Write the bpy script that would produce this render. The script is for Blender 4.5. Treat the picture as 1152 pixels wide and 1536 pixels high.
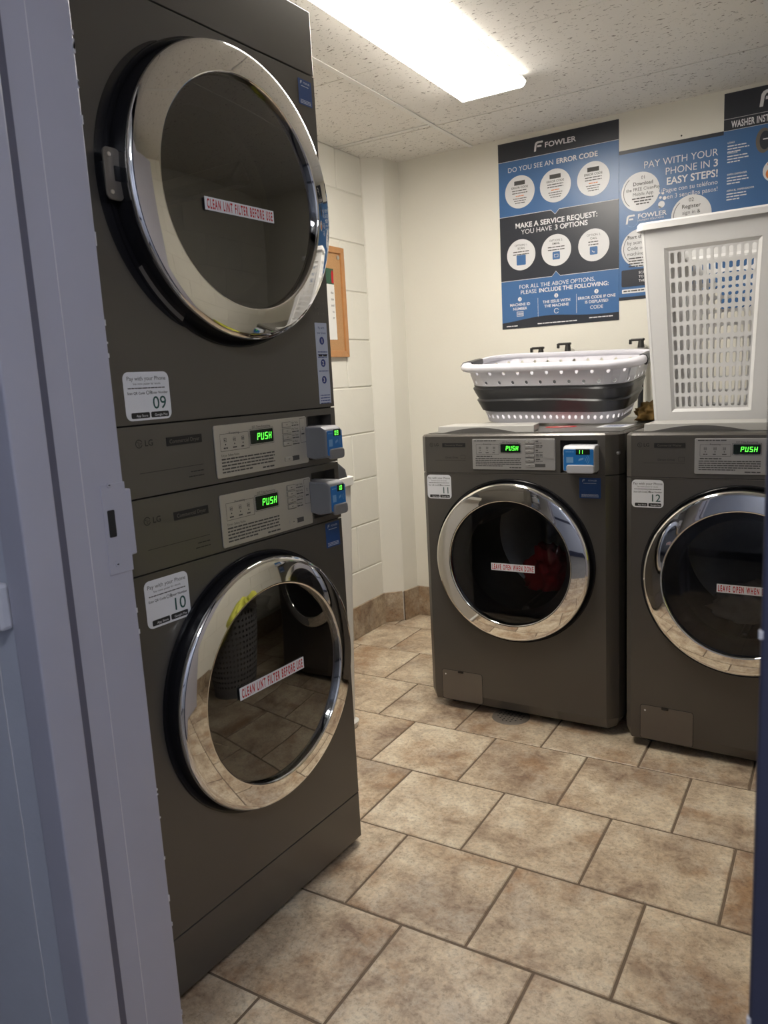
import bpy, bmesh, math, random
from mathutils import Vector, Matrix, noise

for o in list(bpy.data.objects):
    bpy.data.objects.remove(o)
scn = bpy.context.scene
COL = scn.collection
random.seed(7)
PI = math.pi

# ------------------------------------------------------------------ camera, world, exposure
cam_d = bpy.data.cameras.new('camera')
cam = bpy.data.objects.new('camera', cam_d)
COL.objects.link(cam)
CX, CY, CZ = 1.0321, -0.8196, 1.1815
YAW, PIT, ROLL, FPX = 0.5441, -0.1698, -0.0536, 1150.16
fw = Vector((-math.sin(YAW) * math.cos(PIT), math.cos(YAW) * math.cos(PIT), math.sin(PIT)))
rt0 = Vector((math.cos(YAW), math.sin(YAW), 0))
up0 = rt0.cross(fw)
rt = math.cos(ROLL) * rt0 + math.sin(ROLL) * up0
up = -math.sin(ROLL) * rt0 + math.cos(ROLL) * up0
cam.matrix_world = Matrix(((rt.x, up.x, -fw.x, CX), (rt.y, up.y, -fw.y, CY), (rt.z, up.z, -fw.z, CZ), (0, 0, 0, 1)))
cam_d.sensor_fit = 'VERTICAL'
cam_d.sensor_height = 36.0
cam_d.lens = 36.0 * FPX / 1536.0
cam_d.clip_start = 0.02
cam_d.dof.use_dof = True
cam_d.dof.focus_distance = 2.1
cam_d.dof.aperture_fstop = 8.0
scn.camera = cam

world = bpy.data.worlds.new('world')
scn.world = world
world.use_nodes = True
world.node_tree.nodes['Background'].inputs[0].default_value = (0.5, 0.55, 0.7, 1)
world.node_tree.nodes['Background'].inputs[1].default_value = 0.02
scn.view_settings.view_transform = 'Standard'
scn.view_settings.look = 'None'
scn.view_settings.gamma = 1.0
scn.view_settings.use_curve_mapping = False
scn.view_settings.exposure = 0.14
LAMP = 31.0            # radiance of the laundry room diffuser
HALL_FILL = 34.0       # radiance of the added hallway fill lamp

# ------------------------------------------------------------------ materials
MATS = {}


def srgb(r, g, b):
    f = lambda c: (c / 255 / 12.92) if c / 255 <= 0.04045 else ((c / 255 + 0.055) / 1.055) ** 2.4
    return (f(r), f(g), f(b))


def base_mat(name):
    m = bpy.data.materials.new(name)
    m.use_nodes = True
    nt = m.node_tree
    return m, nt, nt.nodes['Principled BSDF']


def mat(name, col, rough=0.5, metal=0.0, var=0.06, scale=30.0, bump=0.0, bscale=120.0, coat=0.0, spec=0.5):
    """principled paint/plastic with a little procedural tone and roughness variation"""
    if name in MATS:
        return MATS[name]
    m, nt, bs = base_mat(name)
    tc = nt.nodes.new('ShaderNodeTexCoord')
    nz = nt.nodes.new('ShaderNodeTexNoise')
    nz.inputs['Scale'].default_value = scale
    nz.inputs['Detail'].default_value = 4
    nt.links.new(tc.outputs['Object'], nz.inputs['Vector'])
    mx = nt.nodes.new('ShaderNodeMix')
    mx.data_type = 'RGBA'
    mx.inputs[6].default_value = (*[c * (1 - var) for c in col], 1)
    mx.inputs[7].default_value = (*[min(1, c * (1 + var)) for c in col], 1)
    nt.links.new(nz.outputs['Fac'], mx.inputs[0])
    nt.links.new(mx.outputs[2], bs.inputs['Base Color'])
    bs.inputs['Roughness'].default_value = rough
    bs.inputs['Metallic'].default_value = metal
    bs.inputs['Specular IOR Level'].default_value = spec
    if coat:
        bs.inputs['Coat Weight'].default_value = coat
        bs.inputs['Coat Roughness'].default_value = 0.12
    if bump:
        n2 = nt.nodes.new('ShaderNodeTexNoise')
        n2.inputs['Scale'].default_value = bscale
        n2.inputs['Detail'].default_value = 5
        nt.links.new(tc.outputs['Object'], n2.inputs['Vector'])
        b = nt.nodes.new('ShaderNodeBump')
        b.inputs['Strength'].default_value = bump
        b.inputs['Distance'].default_value = 0.004
        nt.links.new(n2.outputs['Fac'], b.inputs['Height'])
        nt.links.new(b.outputs['Normal'], bs.inputs['Normal'])
    MATS[name] = m
    return m


def emit(name, col, strength):
    if name in MATS:
        return MATS[name]
    m, nt, bs = base_mat(name)
    bs.inputs['Base Color'].default_value = (*col, 1)
    bs.inputs['Emission Color'].default_value = (*col, 1)
    bs.inputs['Emission Strength'].default_value = strength
    bs.inputs['Roughness'].default_value = 0.5
    MATS[name] = m
    return m


def glass(name, tint, ior=1.5):
    m, nt, bs = base_mat(name)
    nt.nodes.remove(bs)
    out = nt.nodes['Material Output']
    fr = nt.nodes.new('ShaderNodeFresnel')
    fr.inputs['IOR'].default_value = ior
    tr = nt.nodes.new('ShaderNodeBsdfTransparent')
    tr.inputs['Color'].default_value = (*tint, 1)
    gl = nt.nodes.new('ShaderNodeBsdfGlossy')
    gl.inputs['Color'].default_value = (1, 1, 1, 1)
    gl.inputs['Roughness'].default_value = 0.015
    mx = nt.nodes.new('ShaderNodeMixShader')
    nt.links.new(fr.outputs[0], mx.inputs[0])
    nt.links.new(tr.outputs[0], mx.inputs[1])
    nt.links.new(gl.outputs[0], mx.inputs[2])
    nt.links.new(mx.outputs[0], out.inputs['Surface'])
    MATS[name] = m
    return m


def tile_mat(name='stone tile', bright=1.0, rand_scale=9.0):
    m, nt, bs = base_mat(name)
    tc = nt.nodes.new('ShaderNodeTexCoord')
    oi = nt.nodes.new('ShaderNodeObjectInfo')
    mul = nt.nodes.new('ShaderNodeMath')
    mul.operation = 'MULTIPLY'
    mul.inputs[1].default_value = 57.0
    nt.links.new(oi.outputs['Random'], mul.inputs[0])
    add = nt.nodes.new('ShaderNodeVectorMath')
    add.operation = 'ADD'
    nt.links.new(tc.outputs['Object'], add.inputs[0])
    nt.links.new(mul.outputs[0], add.inputs[1])

    def nz(scale, detail, rough, dist=0.0):
        n = nt.nodes.new('ShaderNodeTexNoise')
        n.inputs['Scale'].default_value = scale
        n.inputs['Detail'].default_value = detail
        n.inputs['Roughness'].default_value = rough
        n.inputs['Distortion'].default_value = dist
        nt.links.new(add.outputs[0], n.inputs['Vector'])
        return n

    def ramp(src, stops):
        r = nt.nodes.new('ShaderNodeValToRGB')
        cr = r.color_ramp
        while len(cr.elements) < len(stops):
            cr.elements.new(0.5)
        for e, (p, c) in zip(cr.elements, stops):
            e.position = p
            e.color = (*c, 1)
        nt.links.new(src, r.inputs[0])
        return r

    def mix(a, b, fac, mode='MIX'):
        x = nt.nodes.new('ShaderNodeMix')
        x.data_type = 'RGBA'
        x.blend_type = mode
        nt.links.new(a, x.inputs[6])
        nt.links.new(b, x.inputs[7])
        if isinstance(fac, float):
            x.inputs[0].default_value = fac
        else:
            nt.links.new(fac, x.inputs[0])
        return x.outputs[2]
    big = nz(4.2, 5, 0.60, 0.2)
    c1 = ramp(big.outputs['Fac'], [(0.36, srgb(132, 112, 98)), (0.47, srgb(186, 167, 143)), (0.56, srgb(210, 194, 168)), (0.68, srgb(224, 212, 188))])
    mid = nz(13.0, 9, 0.74, 0.35)
    c2 = ramp(mid.outputs['Fac'], [(0.38, srgb(134, 106, 82)), (0.49, srgb(196, 174, 146)), (0.62, srgb(228, 216, 194))])
    c = mix(c1.outputs[0], c2.outputs[0], 0.46)
    rusty = nz(4.4, 8, 0.70, 0.3)
    rf = ramp(rusty.outputs['Fac'], [(0.52, (0, 0, 0)), (0.66, (0.68, 0.68, 0.68))])
    rc = nt.nodes.new('ShaderNodeRGB')
    rc.outputs[0].default_value = (*srgb(156, 116, 78), 1)
    c = mix(c, rc.outputs[0], rf.outputs[0])
    fine = nz(95.0, 6, 0.78, 0.3)
    ff = ramp(fine.outputs['Fac'], [(0.36, (0.62, 0.58, 0.54)), (0.48, (1, 1, 1)), (0.66, (1.22, 1.20, 1.16))])
    c = mix(c, ff.outputs[0], 0.85, 'MULTIPLY')
    hsv = nt.nodes.new('ShaderNodeHueSaturation')
    hsv.inputs['Value'].default_value = bright
    hsv.inputs['Saturation'].default_value = 0.98
    nt.links.new(c, hsv.inputs['Color'])
    nt.links.new(hsv.outputs[0], bs.inputs['Base Color'])
    bs.inputs['Roughness'].default_value = 0.40
    b = nt.nodes.new('ShaderNodeBump')
    b.inputs['Strength'].default_value = 0.25
    b.inputs['Distance'].default_value = 0.003
    nt.links.new(mid.outputs['Fac'], b.inputs['Height'])
    nt.links.new(b.outputs['Normal'], bs.inputs['Normal'])
    MATS[name] = m
    return m


def ceiling_mat():
    m, nt, bs = base_mat('fissured ceiling tile')
    tc = nt.nodes.new('ShaderNodeTexCoord')
    mp = nt.nodes.new('ShaderNodeMapping')
    mp.inputs['Scale'].default_value = (1.0, 2.0, 1.0)
    mp.inputs['Rotation'].default_value = (0, 0, 0.7)
    nt.links.new(tc.outputs['Object'], mp.inputs['Vector'])
    n = nt.nodes.new('ShaderNodeTexNoise')
    n.inputs['Scale'].default_value = 62.0
    n.inputs['Detail'].default_value = 3
    n.inputs['Distortion'].default_value = 0.8
    nt.links.new(mp.outputs[0], n.inputs['Vector'])
    r = nt.nodes.new('ShaderNodeValToRGB')
    r.color_ramp.elements[0].position = 0.33
    r.color_ramp.elements[0].color = (0.33, 0.30, 0.27, 1)
    r.color_ramp.elements[1].position = 0.375
    r.color_ramp.elements[1].color = (0.84, 0.815, 0.77, 1)
    nt.links.new(n.outputs['Fac'], r.inputs[0])
    nt.links.new(r.outputs[0], bs.inputs['Base Color'])
    f = nt.nodes.new('ShaderNodeTexNoise')
    f.inputs['Scale'].default_value = 170.0
    f.inputs['Detail'].default_value = 4
    nt.links.new(tc.outputs['Object'], f.inputs['Vector'])
    ad = nt.nodes.new('ShaderNodeMath')
    ad.operation = 'MULTIPLY_ADD'
    ad.inputs[1].default_value = 0.35
    nt.links.new(f.outputs['Fac'], ad.inputs[0])
    nt.links.new(r.outputs[0], ad.inputs[2])
    b = nt.nodes.new('ShaderNodeBump')
    b.inputs['Strength'].default_value = 0.55
    b.inputs['Distance'].default_value = 0.004
    nt.links.new(ad.outputs[0], b.inputs['Height'])
    nt.links.new(b.outputs['Normal'], bs.inputs['Normal'])
    bs.inputs['Roughness'].default_value = 0.9
    MATS['ceil'] = m
    return m


M_TILE = tile_mat()
M_BASETILE = tile_mat('stone base tile', 0.74)
M_CEIL = ceiling_mat()
M_GROUT = mat('grout', srgb(112, 96, 80), 0.9, var=0.2, scale=60, bump=0.3)
M_WALL = mat('cream painted wall', (0.80, 0.775, 0.69), 0.42, var=0.02, scale=8, bump=0.12, bscale=90)
M_BLOCK = mat('cream painted block', (0.81, 0.79, 0.71), 0.40, var=0.03, scale=8, bump=0.30, bscale=70)
M_JOINT = mat('painted mortar', (0.74, 0.72, 0.64), 0.5, var=0.04, bump=0.2)
M_TBAR = mat('ceiling grid bar', (0.82, 0.81, 0.78), 0.5)
M_GAP = mat('dark gap', (0.012, 0.012, 0.012), 0.8)
M_HALL = mat('hall wall paint', (0.50, 0.525, 0.60), 0.55, var=0.05, scale=14, bump=0.15, bscale=60)
M_FRAME = mat('door frame paint', (0.40, 0.40, 0.475), 0.38, var=0.05, scale=10, bump=0.08, bscale=40)
M_NAVY = mat('navy door paint', (0.042, 0.047, 0.085), 0.4, var=0.06, scale=10)
M_CHIP = mat('chipped paint', (0.58, 0.57, 0.60), 0.7)
M_RAIL = mat('pale chair rail', (0.55, 0.55, 0.60), 0.5)
M_BODY = mat('graphite steel', (0.096, 0.088, 0.079), 0.36, metal=0.35, var=0.05, scale=3, coat=0.25)
M_BODY2 = mat('graphite fascia', (0.106, 0.098, 0.088), 0.34, metal=0.35, var=0.04, scale=3, coat=0.25)
M_FLAP = mat('graphite flap', (0.16, 0.143, 0.125), 0.35, metal=0.4, var=0.04)
M_BLACK = mat('black gloss plastic', (0.010, 0.010, 0.012), 0.22, var=0.1)
M_RUBBER = mat('black rubber', (0.02, 0.021, 0.024), 0.5, var=0.2)
M_GASKET = mat('grey door boot', (0.12, 0.125, 0.138), 0.45, var=0.2)
M_CHROME = mat('chrome', (0.80, 0.79, 0.77), 0.035, metal=1.0, var=0.01)
M_STEEL = mat('steel screw', (0.55, 0.54, 0.52), 0.3, metal=1.0)
M_DRUM = mat('drum steel', (0.22, 0.22, 0.21), 0.35, metal=0.9, var=0.15)
M_GLASS_D = glass('smoked door glass', (0.34, 0.33, 0.315), 2.1)
M_GLASS_W = glass('clear door glass', (0.62, 0.61, 0.60), 1.5)
M_PLATE = mat('champagne plate', (0.50, 0.475, 0.42), 0.34, metal=0.45, var=0.03)
M_PLATE_W = mat('silver plate', (0.44, 0.43, 0.42), 0.34, metal=0.45, var=0.03)
M_SCREEN = mat('dark screen', (0.006, 0.012, 0.008), 0.2)
M_GREEN = emit('green segments', (0.10, 1.0, 0.06), 1.8)
M_GREENDIM = emit('reader digits', (0.16, 1.0, 0.10), 1.5)
M_INK = mat('black ink', (0.012, 0.012, 0.012), 0.6)
M_INKG = mat('grey ink', (0.07, 0.068, 0.065), 0.6)
M_TEAL = mat('dark green ink', (0.012, 0.075, 0.065), 0.6)
M_REDINK = mat('red ink', (0.50, 0.012, 0.018), 0.6)
M_ORANGE = mat('orange ink', (0.70, 0.20, 0.05), 0.6)
M_NAVYINK = mat('navy ink', (0.03, 0.05, 0.22), 0.6)
M_WHITE = mat('white sticker', (0.74, 0.75, 0.78), 0.45, var=0.02)
M_WHITEINK = mat('white ink', (0.78, 0.78, 0.80), 0.5, var=0.02)
M_PALEBLUE = mat('pale blue sticker', (0.48, 0.53, 0.66), 0.45, var=0.02)
M_BLUETAG = mat('blue tag', (0.012, 0.055, 0.20), 0.4)
M_READER = mat('grey reader housing', (0.19, 0.19, 0.20), 0.38)
M_READER_L = mat('pale reader housing', (0.44, 0.45, 0.48), 0.38)
M_READBLUE = mat('reader blue', (0.015, 0.16, 0.46), 0.35)
M_READPALE = mat('reader pale blue print', (0.18, 0.36, 0.62), 0.4)
M_TOPSHEEN = mat('pale top reflection', (0.42, 0.41, 0.385), 0.3, var=0.03)
M_TOP = mat('washer top', (0.16, 0.155, 0.145), 0.28, metal=0.3, var=0.05)
M_PBLUE = mat('poster blue', (0.055, 0.15, 0.345), 0.32, var=0.02)
M_PDARK = mat('poster charcoal', (0.028, 0.032, 0.044), 0.32, var=0.02)
M_PWHITE = mat('poster white', (0.70, 0.70, 0.71), 0.35, var=0.01)
M_HAMPER = mat('white plastic', (0.76, 0.755, 0.75), 0.38, var=0.02)
M_BASKET = mat('lilac white plastic', (0.70, 0.69, 0.74), 0.38, var=0.02)
M_TPE = mat('black soft rubber', (0.030, 0.031, 0.034), 0.33, var=0.15)
M_MUSTARD = mat('mustard cloth', (0.36, 0.215, 0.06), 0.7, var=0.2, scale=40)
M_RED = mat('red cloth', (0.36, 0.010, 0.018), 0.85, var=0.2, scale=25)
M_LINEN = mat('pale laundry', (0.42, 0.40, 0.36), 0.85, var=0.15, scale=25)
M_YELLOW = mat('lime cloth', (0.50, 0.50, 0.07), 0.8, var=0.2, scale=25)
M_GREYBASKET = mat('grey plastic', (0.30, 0.30, 0.31), 0.45)
M_CORK = mat('cork', (0.48, 0.27, 0.12), 0.9, var=0.25, scale=220, bump=0.3, bscale=260)
M_WOOD = mat('oak frame', (0.48, 0.23, 0.085), 0.45, var=0.18, scale=35)
M_PAPER = mat('paper', (0.76, 0.75, 0.72), 0.7, var=0.01)
M_GREENPAPER = mat('dark green paper', (0.03, 0.09, 0.05), 0.7)
M_BIN = mat('white bin', (0.70, 0.68, 0.63), 0.45, var=0.03)
M_DIFF = emit('lit diffuser', (1.0, 0.945, 0.86), LAMP)
M_DIFFSIDE = emit('lit diffuser side', (1.0, 0.955, 0.88), 4.0)
M_HFILL = emit('hall fill diffuser', (0.86, 0.90, 1.0), HALL_FILL)
M_HOUSING = mat('white lamp housing', (0.78, 0.77, 0.75), 0.4)
M_BRASS = mat('dark metal valve', (0.05, 0.048, 0.045), 0.35, metal=0.5)
M_HFLOOR = mat('hall floor', (0.20, 0.18, 0.16), 0.5, var=0.2, scale=6)
M_DRAIN = mat('drain grate', (0.20, 0.17, 0.14), 0.6, metal=0.3, var=0.2, scale=60)


# ------------------------------------------------------------------ mesh helpers
class MB:
    def __init__(self):
        self.v, self.f = [], []

    def add(self, vs, fs):
        o = len(self.v)
        self.v += [tuple(p) for p in vs]
        self.f += [tuple(i + o for i in q) for q in fs]
        return self

    def box(self, x0, x1, y0, y1, z0, z1):
        vs = [(x, y, z) for x in (x0, x1) for y in (y0, y1) for z in (z0, z1)]
        return self.add(vs, [(0, 1, 3, 2), (4, 6, 7, 5), (0, 4, 5, 1), (2, 3, 7, 6), (0, 2, 6, 4), (1, 5, 7, 3)])

    def prism(self, poly, fn0, fn1):
        """poly: 2D points; fn0/fn1 map (a,b) to the two end faces"""
        n = len(poly)
        vs = [fn0(*p) for p in poly] + [fn1(*p) for p in poly]
        fs = [tuple(range(n))[::-1], tuple(range(n, 2 * n))]
        fs += [(i, (i + 1) % n, n + (i + 1) % n, n + i) for i in range(n)]
        return self.add(vs, fs)

    def plate(self, poly, q0, q1):
        """2D (x,z) outline standing on the plane y=-q0, front at y=-q1"""
        return self.prism(poly, lambda a, b: (a, -q0, b), lambda a, b: (a, -q1, b))

    def flat(self, poly, q):
        return self.add([(a, -q, b) for a, b in poly], [tuple(range(len(poly)))])

    def lathe(self, prof, c, n=72, closed=False):
        """profile (r,q): q is the distance in front of the plane y=0; axis along y through c=(x,z)"""
        vs = []
        for r, q in prof:
            for i in range(n):
                a = 2 * PI * i / n
                vs.append((c[0] + r * math.cos(a), -q, c[1] + r * math.sin(a)))
        fs = []
        m = len(prof)
        for j in range(m - 1 + (1 if closed else 0)):
            k = (j + 1) % m
            for i in range(n):
                i2 = (i + 1) % n
                fs.append((j * n + i, j * n + i2, k * n + i2, k * n + i))
        if prof[0][0] < 1e-4:
            pass
        return self.add(vs, fs)

    def zlathe(self, prof, c, n=48):
        vs = []
        for r, z in prof:
            for i in range(n):
                a = 2 * PI * i / n
                vs.append((c[0] + r * math.cos(a), c[1] + r * math.sin(a), z))
        fs = [(j * n + i, j * n + (i + 1) % n, (j + 1) * n + (i + 1) % n, (j + 1) * n + i) for j in range(len(prof) - 1) for i in range(n)]
        return self.add(vs, fs)

    def tube(self, pts, r, n=10):
        pts = [Vector(p) for p in pts]
        vs, fs = [], []
        for i, p in enumerate(pts):
            t = (pts[min(i + 1, len(pts) - 1)] - pts[max(i - 1, 0)]).normalized()
            a = t.cross(Vector((0.31, 0.2, 0.93))).normalized()
            b = t.cross(a)
            rr = r[i] if isinstance(r, (list, tuple)) else r
            for k in range(n):
                w = 2 * PI * k / n
                vs.append(tuple(p + a * rr * math.cos(w) + b * rr * math.sin(w)))
        for i in range(len(pts) - 1):
            for k in range(n):
                k2 = (k + 1) % n
                fs.append((i * n + k, i * n + k2, (i + 1) * n + k2, (i + 1) * n + k))
        fs.append(tuple(range(n))[::-1])
        fs.append(tuple((len(pts) - 1) * n + k for k in range(n)))
        return self.add(vs, fs)

    def text(self, s, x, z, cap, q, align='C', bold=0.0, slope=0.0, squeeze=1.0, track=1.0):
        vs, fs, w = glyphs(s, bold, track)
        k = cap
        off = {'L': 0, 'C': -w * k * squeeze / 2, 'R': -w * k * squeeze}[align]
        pts = []
        for a, b in vs:
            px = a * k * squeeze + off
            pts.append((x + px, -q, z + b * k + slope * px))
        return self.add(pts, fs)

    def lines(self, x0, x1, z, h, q, words=True, fill=1.0):
        """a row of illegible fine print: short ink dashes"""
        x = x0
        end = x0 + (x1 - x0) * fill
        while x < end - h:
            w = min(random.uniform(1.5, 5.0) * h * 1.2, end - x)
            self.flat([(x, z), (x + w, z), (x + w, z + h), (x, z + h)], q)
            x += w + h * 0.55
        return self

    def rect(self, x0, x1, z0, z1, q):
        return self.flat([(x0, z0), (x1, z0), (x1, z1), (x0, z1)], q)

    def outline(self, x0, x1, z0, z1, t, q):
        self.rect(x0, x1, z1 - t, z1, q)
        self.rect(x0, x1, z0, z0 + t, q)
        self.rect(x0, x0 + t, z0 + t, z1 - t, q)
        self.rect(x1 - t, x1, z0 + t, z1 - t, q)
        return self

    def build(self, name, m, parent=None, smooth=False, bevel=0.0, solid=0.0, loc=None, angle=40):
        me = bpy.data.meshes.new(name)
        me.from_pydata(self.v, [], self.f)
        me.update()
        if smooth:
            bm = bmesh.new()
            bm.from_mesh(me)
            bmesh.ops.remove_doubles(bm, verts=bm.verts, dist=1e-6)
            bmesh.ops.recalc_face_normals(bm, faces=bm.faces)
            for f in bm.faces:
                f.smooth = True
            lim = math.radians(angle)
            for e in bm.edges:
                if len(e.link_faces) == 2 and e.calc_face_angle(0) > lim:
                    e.smooth = False
            bm.to_mesh(me)
            bm.free()
        else:
            bm = bmesh.new()
            bm.from_mesh(me)
            bmesh.ops.recalc_face_normals(bm, faces=bm.faces)
            bm.to_mesh(me)
            bm.free()
        o = bpy.data.objects.new(name, me)
        COL.objects.link(o)
        me.materials.append(m)
        if parent:
            o.parent = parent
        if loc:
            o.location = loc
        if solid:
            s = o.modifiers.new('thickness', 'SOLIDIFY')
            s.thickness = solid
            s.offset = 0
        if bevel:
            b = o.modifiers.new('bevel', 'BEVEL')
            b.width = bevel
            b.segments = 2
            b.limit_method = 'ANGLE'
            b.angle_limit = math.radians(35)
        return o


class Ink(MB):
    """flat print: every line of lettering becomes a part of its own, fine marks are joined as stuff"""

    def __init__(self):
        super().__init__()
        self.t = []

    def text(self, *a, **k):
        self.t.append(MB().text(*a, **k))
        return self

    def build(self, name, m, parent=None, **k):
        for mb in self.t:
            mb.build('lettering', m, parent)
        if self.v:
            o = super().build('fine_print', m, parent)
            o['kind'] = 'stuff'
            return o


GCACHE = {}


def glyphs(s, bold, track=1.0):
    key = (s, bold, track)
    if key in GCACHE:
        return GCACHE[key]
    cu = bpy.data.curves.new('lettering', 'FONT')
    cu.body = s
    cu.size = 1.0
    cu.offset = bold
    cu.space_character = track
    cu.resolution_u = 3
    cu.fill_mode = 'FRONT'
    o = bpy.data.objects.new('lettering', cu)
    COL.objects.link(o)
    dg = bpy.context.evaluated_depsgraph_get()
    me = o.evaluated_get(dg).to_mesh()
    k = 1.0 / 0.70
    vs = [(v.co.x * k, v.co.y * k) for v in me.vertices]
    fs = [tuple(p.vertices) for p in me.polygons]
    w = max([v[0] for v in vs] + [0.0])
    o.evaluated_get(dg).to_mesh_clear()
    bpy.data.objects.remove(o)
    bpy.data.curves.remove(cu)
    GCACHE[key] = (vs, fs, w)
    return GCACHE[key]


SEG = {'P': 'abefg', 'U': 'bcdef', 'S': 'acdfg', 'H': 'bcefg', '0': 'abcdef', '9': 'abcdfg', '1': 'bc', '2': 'abdeg', ' ': ''}


def segments(mb, s, x, z, h, q, lean=0.12):
    w = h * 0.56
    t = h * 0.13
    for ch in s:
        def bar(x0, x1, z0, z1):
            mb.flat([(x + a + lean * b, z + b) for a, b in ((x0, z0), (x1, z0), (x1, z1), (x0, z1))], q)
        g = t * 0.25
        for c in SEG[ch]:
            if c == 'a': bar(g, w - g, h - t, h)
            if c == 'd': bar(g, w - g, 0, t)
            if c == 'g': bar(g, w - g, h / 2 - t / 2, h / 2 + t / 2)
            if c == 'f': bar(0, t, h / 2 + g, h - g)
            if c == 'e': bar(0, t, g, h / 2 - g)
            if c == 'b': bar(w - t, w, h / 2 + g, h - g)
            if c == 'c': bar(w - t, w, g, h / 2 - g)
        x += w * 1.42


def rrect(x0, x1, z0, z1, r, n=5):
    pts = []
    for cx, cz, a0 in ((x1 - r, z1 - r, 0), (x0 + r, z1 - r, 90), (x0 + r, z0 + r, 180), (x1 - r, z0 + r, 270)):
        for i in range(n + 1):
            a = math.radians(a0 + 90 * i / n)
            pts.append((cx + r * math.cos(a), cz + r * math.sin(a)))
    return pts


def disc(cx, cz, r, n=40):
    return [(cx + r * math.cos(2 * PI * i / n), cz + r * math.sin(2 * PI * i / n)) for i in range(n)]


def ring(mb, cx, cz, r0, r1, q, a0=0, a1=360, n=40):
    for i in range(n):
        a, b = math.radians(a0 + (a1 - a0) * i / n), math.radians(a0 + (a1 - a0) * (i + 1) / n)
        mb.flat([(cx + r0 * math.cos(a), cz + r0 * math.sin(a)), (cx + r1 * math.cos(a), cz + r1 * math.sin(a)),
                 (cx + r1 * math.cos(b), cz + r1 * math.sin(b)), (cx + r0 * math.cos(b), cz + r0 * math.sin(b))], q)


def empty(name, loc=(0, 0, 0), rz=0.0, rx=0.0, ry=0.0):
    o = bpy.data.objects.new(name, None)
    COL.objects.link(o)
    o.location = loc
    o.rotation_euler = (rx, ry, rz)
    o.empty_display_size = 0.05
    return o


def tag(o, label=None, cat=None, group=None, kind=None):
    if label: o['label'] = label
    if cat: o['category'] = cat
    if group: o['group'] = group
    if kind: o['kind'] = kind
    return o


def struct(o, label=None):
    o['kind'] = 'structure'
    if label: o['label'] = label
    return o


def perforate(mb, fn, ncol, nrow, shape, hw, hh, skip=None, nseg=12):
    """grid of cells over [0,1]^2, each with a hole; fn maps (s,t) to 3D. hw, hh: hole half sizes as fractions of the cell"""
    for r in range(nrow):
        for c in range(ncol):
            cx, cy = c + 0.5, r + 0.5
            if skip and skip(c, r):
                mb.add([fn((c + a) / ncol, (r + b) / nrow) for a, b in ((0, 0), (1, 0), (1, 1), (0, 1))], [(0, 1, 2, 3)])
                continue
            inner, outer = [], []
            for i in range(nseg):
                a = 2 * PI * (i + 0.5) / nseg
                ca, sa = math.cos(a), math.sin(a)
                if shape == 'slot':
                    e = hw * ncol_aspect(fn, ncol, nrow)
                    ix, iy = hw * ca, (hh - e) * (1 if sa > 0 else -1) + e * sa
                else:
                    ix, iy = hw * ca, hh * sa
                inner.append((cx + ix, cy + iy))
                k = 0.5 / max(abs(ca), abs(sa))
                outer.append([cx + ca * k, cy + sa * k])
            # snap the outer points next to the corners onto the corners
            for sx in (-0.5, 0.5):
                for sy in (-0.5, 0.5):
                    j = min(range(nseg), key=lambda i: (outer[i][0] - cx - sx) ** 2 + (outer[i][1] - cy - sy) ** 2)
                    outer[j] = [cx + sx, cy + sy]
            vs = [fn(p[0] / ncol, p[1] / nrow) for p in inner] + [fn(p[0] / ncol, p[1] / nrow) for p in outer]
            mb.add(vs, [(i, (i + 1) % nseg, nseg + (i + 1) % nseg, nseg + i) for i in range(nseg)])


def ncol_aspect(fn, ncol, nrow):
    w = (Vector(fn(1, 0.5)) - Vector(fn(0, 0.5))).length / ncol
    h = (Vector(fn(0.5, 1)) - Vector(fn(0.5, 0))).length / nrow
    return w / h


def crumple(name, m, parent, loc, size, seed, rough=0.35, sub=4, flat_bottom=True, freq=2.2):
    bm = bmesh.new()
    bmesh.ops.create_icosphere(bm, subdivisions=sub, radius=1.0)
    for v in bm.verts:
        p = v.co.copy()
        d = noise.fractal(p * freq + Vector((seed, seed * 2, 0)), 0.9, 2.1, 5)
        d2 = abs(noise.noise(p * freq * 2.3 + Vector((seed * 3, 0, seed))))
        v.co = p * (1 + rough * d - rough * 0.9 * d2)
        if flat_bottom and v.co.z < -0.35:
            v.co.z = -0.35 + (v.co.z + 0.35) * 0.15
        v.co = Vector((v.co.x * size[0], v.co.y * size[1], v.co.z * size[2]))
    me = bpy.data.meshes.new(name)
    bm.to_mesh(me)
    bm.free()
    for p in me.polygons: p.use_smooth = True
    me.materials.append(m)
    o = bpy.data.objects.new(name, me)
    COL.objects.link(o)
    o.location = loc
    if parent: o.parent = parent
    return o


# ------------------------------------------------------------------ the room
XL, XR, YB, YF, ZC = -0.885, 1.95, 2.48, -0.035, 2.17
YH = -0.22          # hall face of the doorway wall

floor = struct(MB().box(XL - 0.1, XR + 0.1, YH, YB + 0.1, -0.10, -0.0025).build('floor', M_GROUT), 'beige stone tile laundry room floor')
PX, PY, TY = 0.3033, 0.3022, 1.3761
JOINT = 0.0062


def tile_mesh(w, h):
    b = 0.0022
    mb = MB()
    x, y = w / 2, h / 2
    vs = [(-x, -y, -0.008), (x, -y, -0.008), (x, y, -0.008), (-x, y, -0.008),
          (-x, -y, -0.0018), (x, -y, -0.0018), (x, y, -0.0018), (-x, y, -0.0018),
          (-x + b, -y + b, 0), (x - b, -y + b, 0), (x - b, y - b, 0), (-x + b, y - b, 0)]
    fs = [(0, 3, 2, 1), (8, 9, 10, 11)] + [(a + i, a + (i + 1) % 4, a + 4 + (i + 1) % 4, a + 4 + i) for a in (0, 4) for i in range(4)]
    me = bpy.data.meshes.new('tile')
    me.from_pydata(vs, [], fs)
    me.materials.append(M_TILE)
    return me


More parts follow.
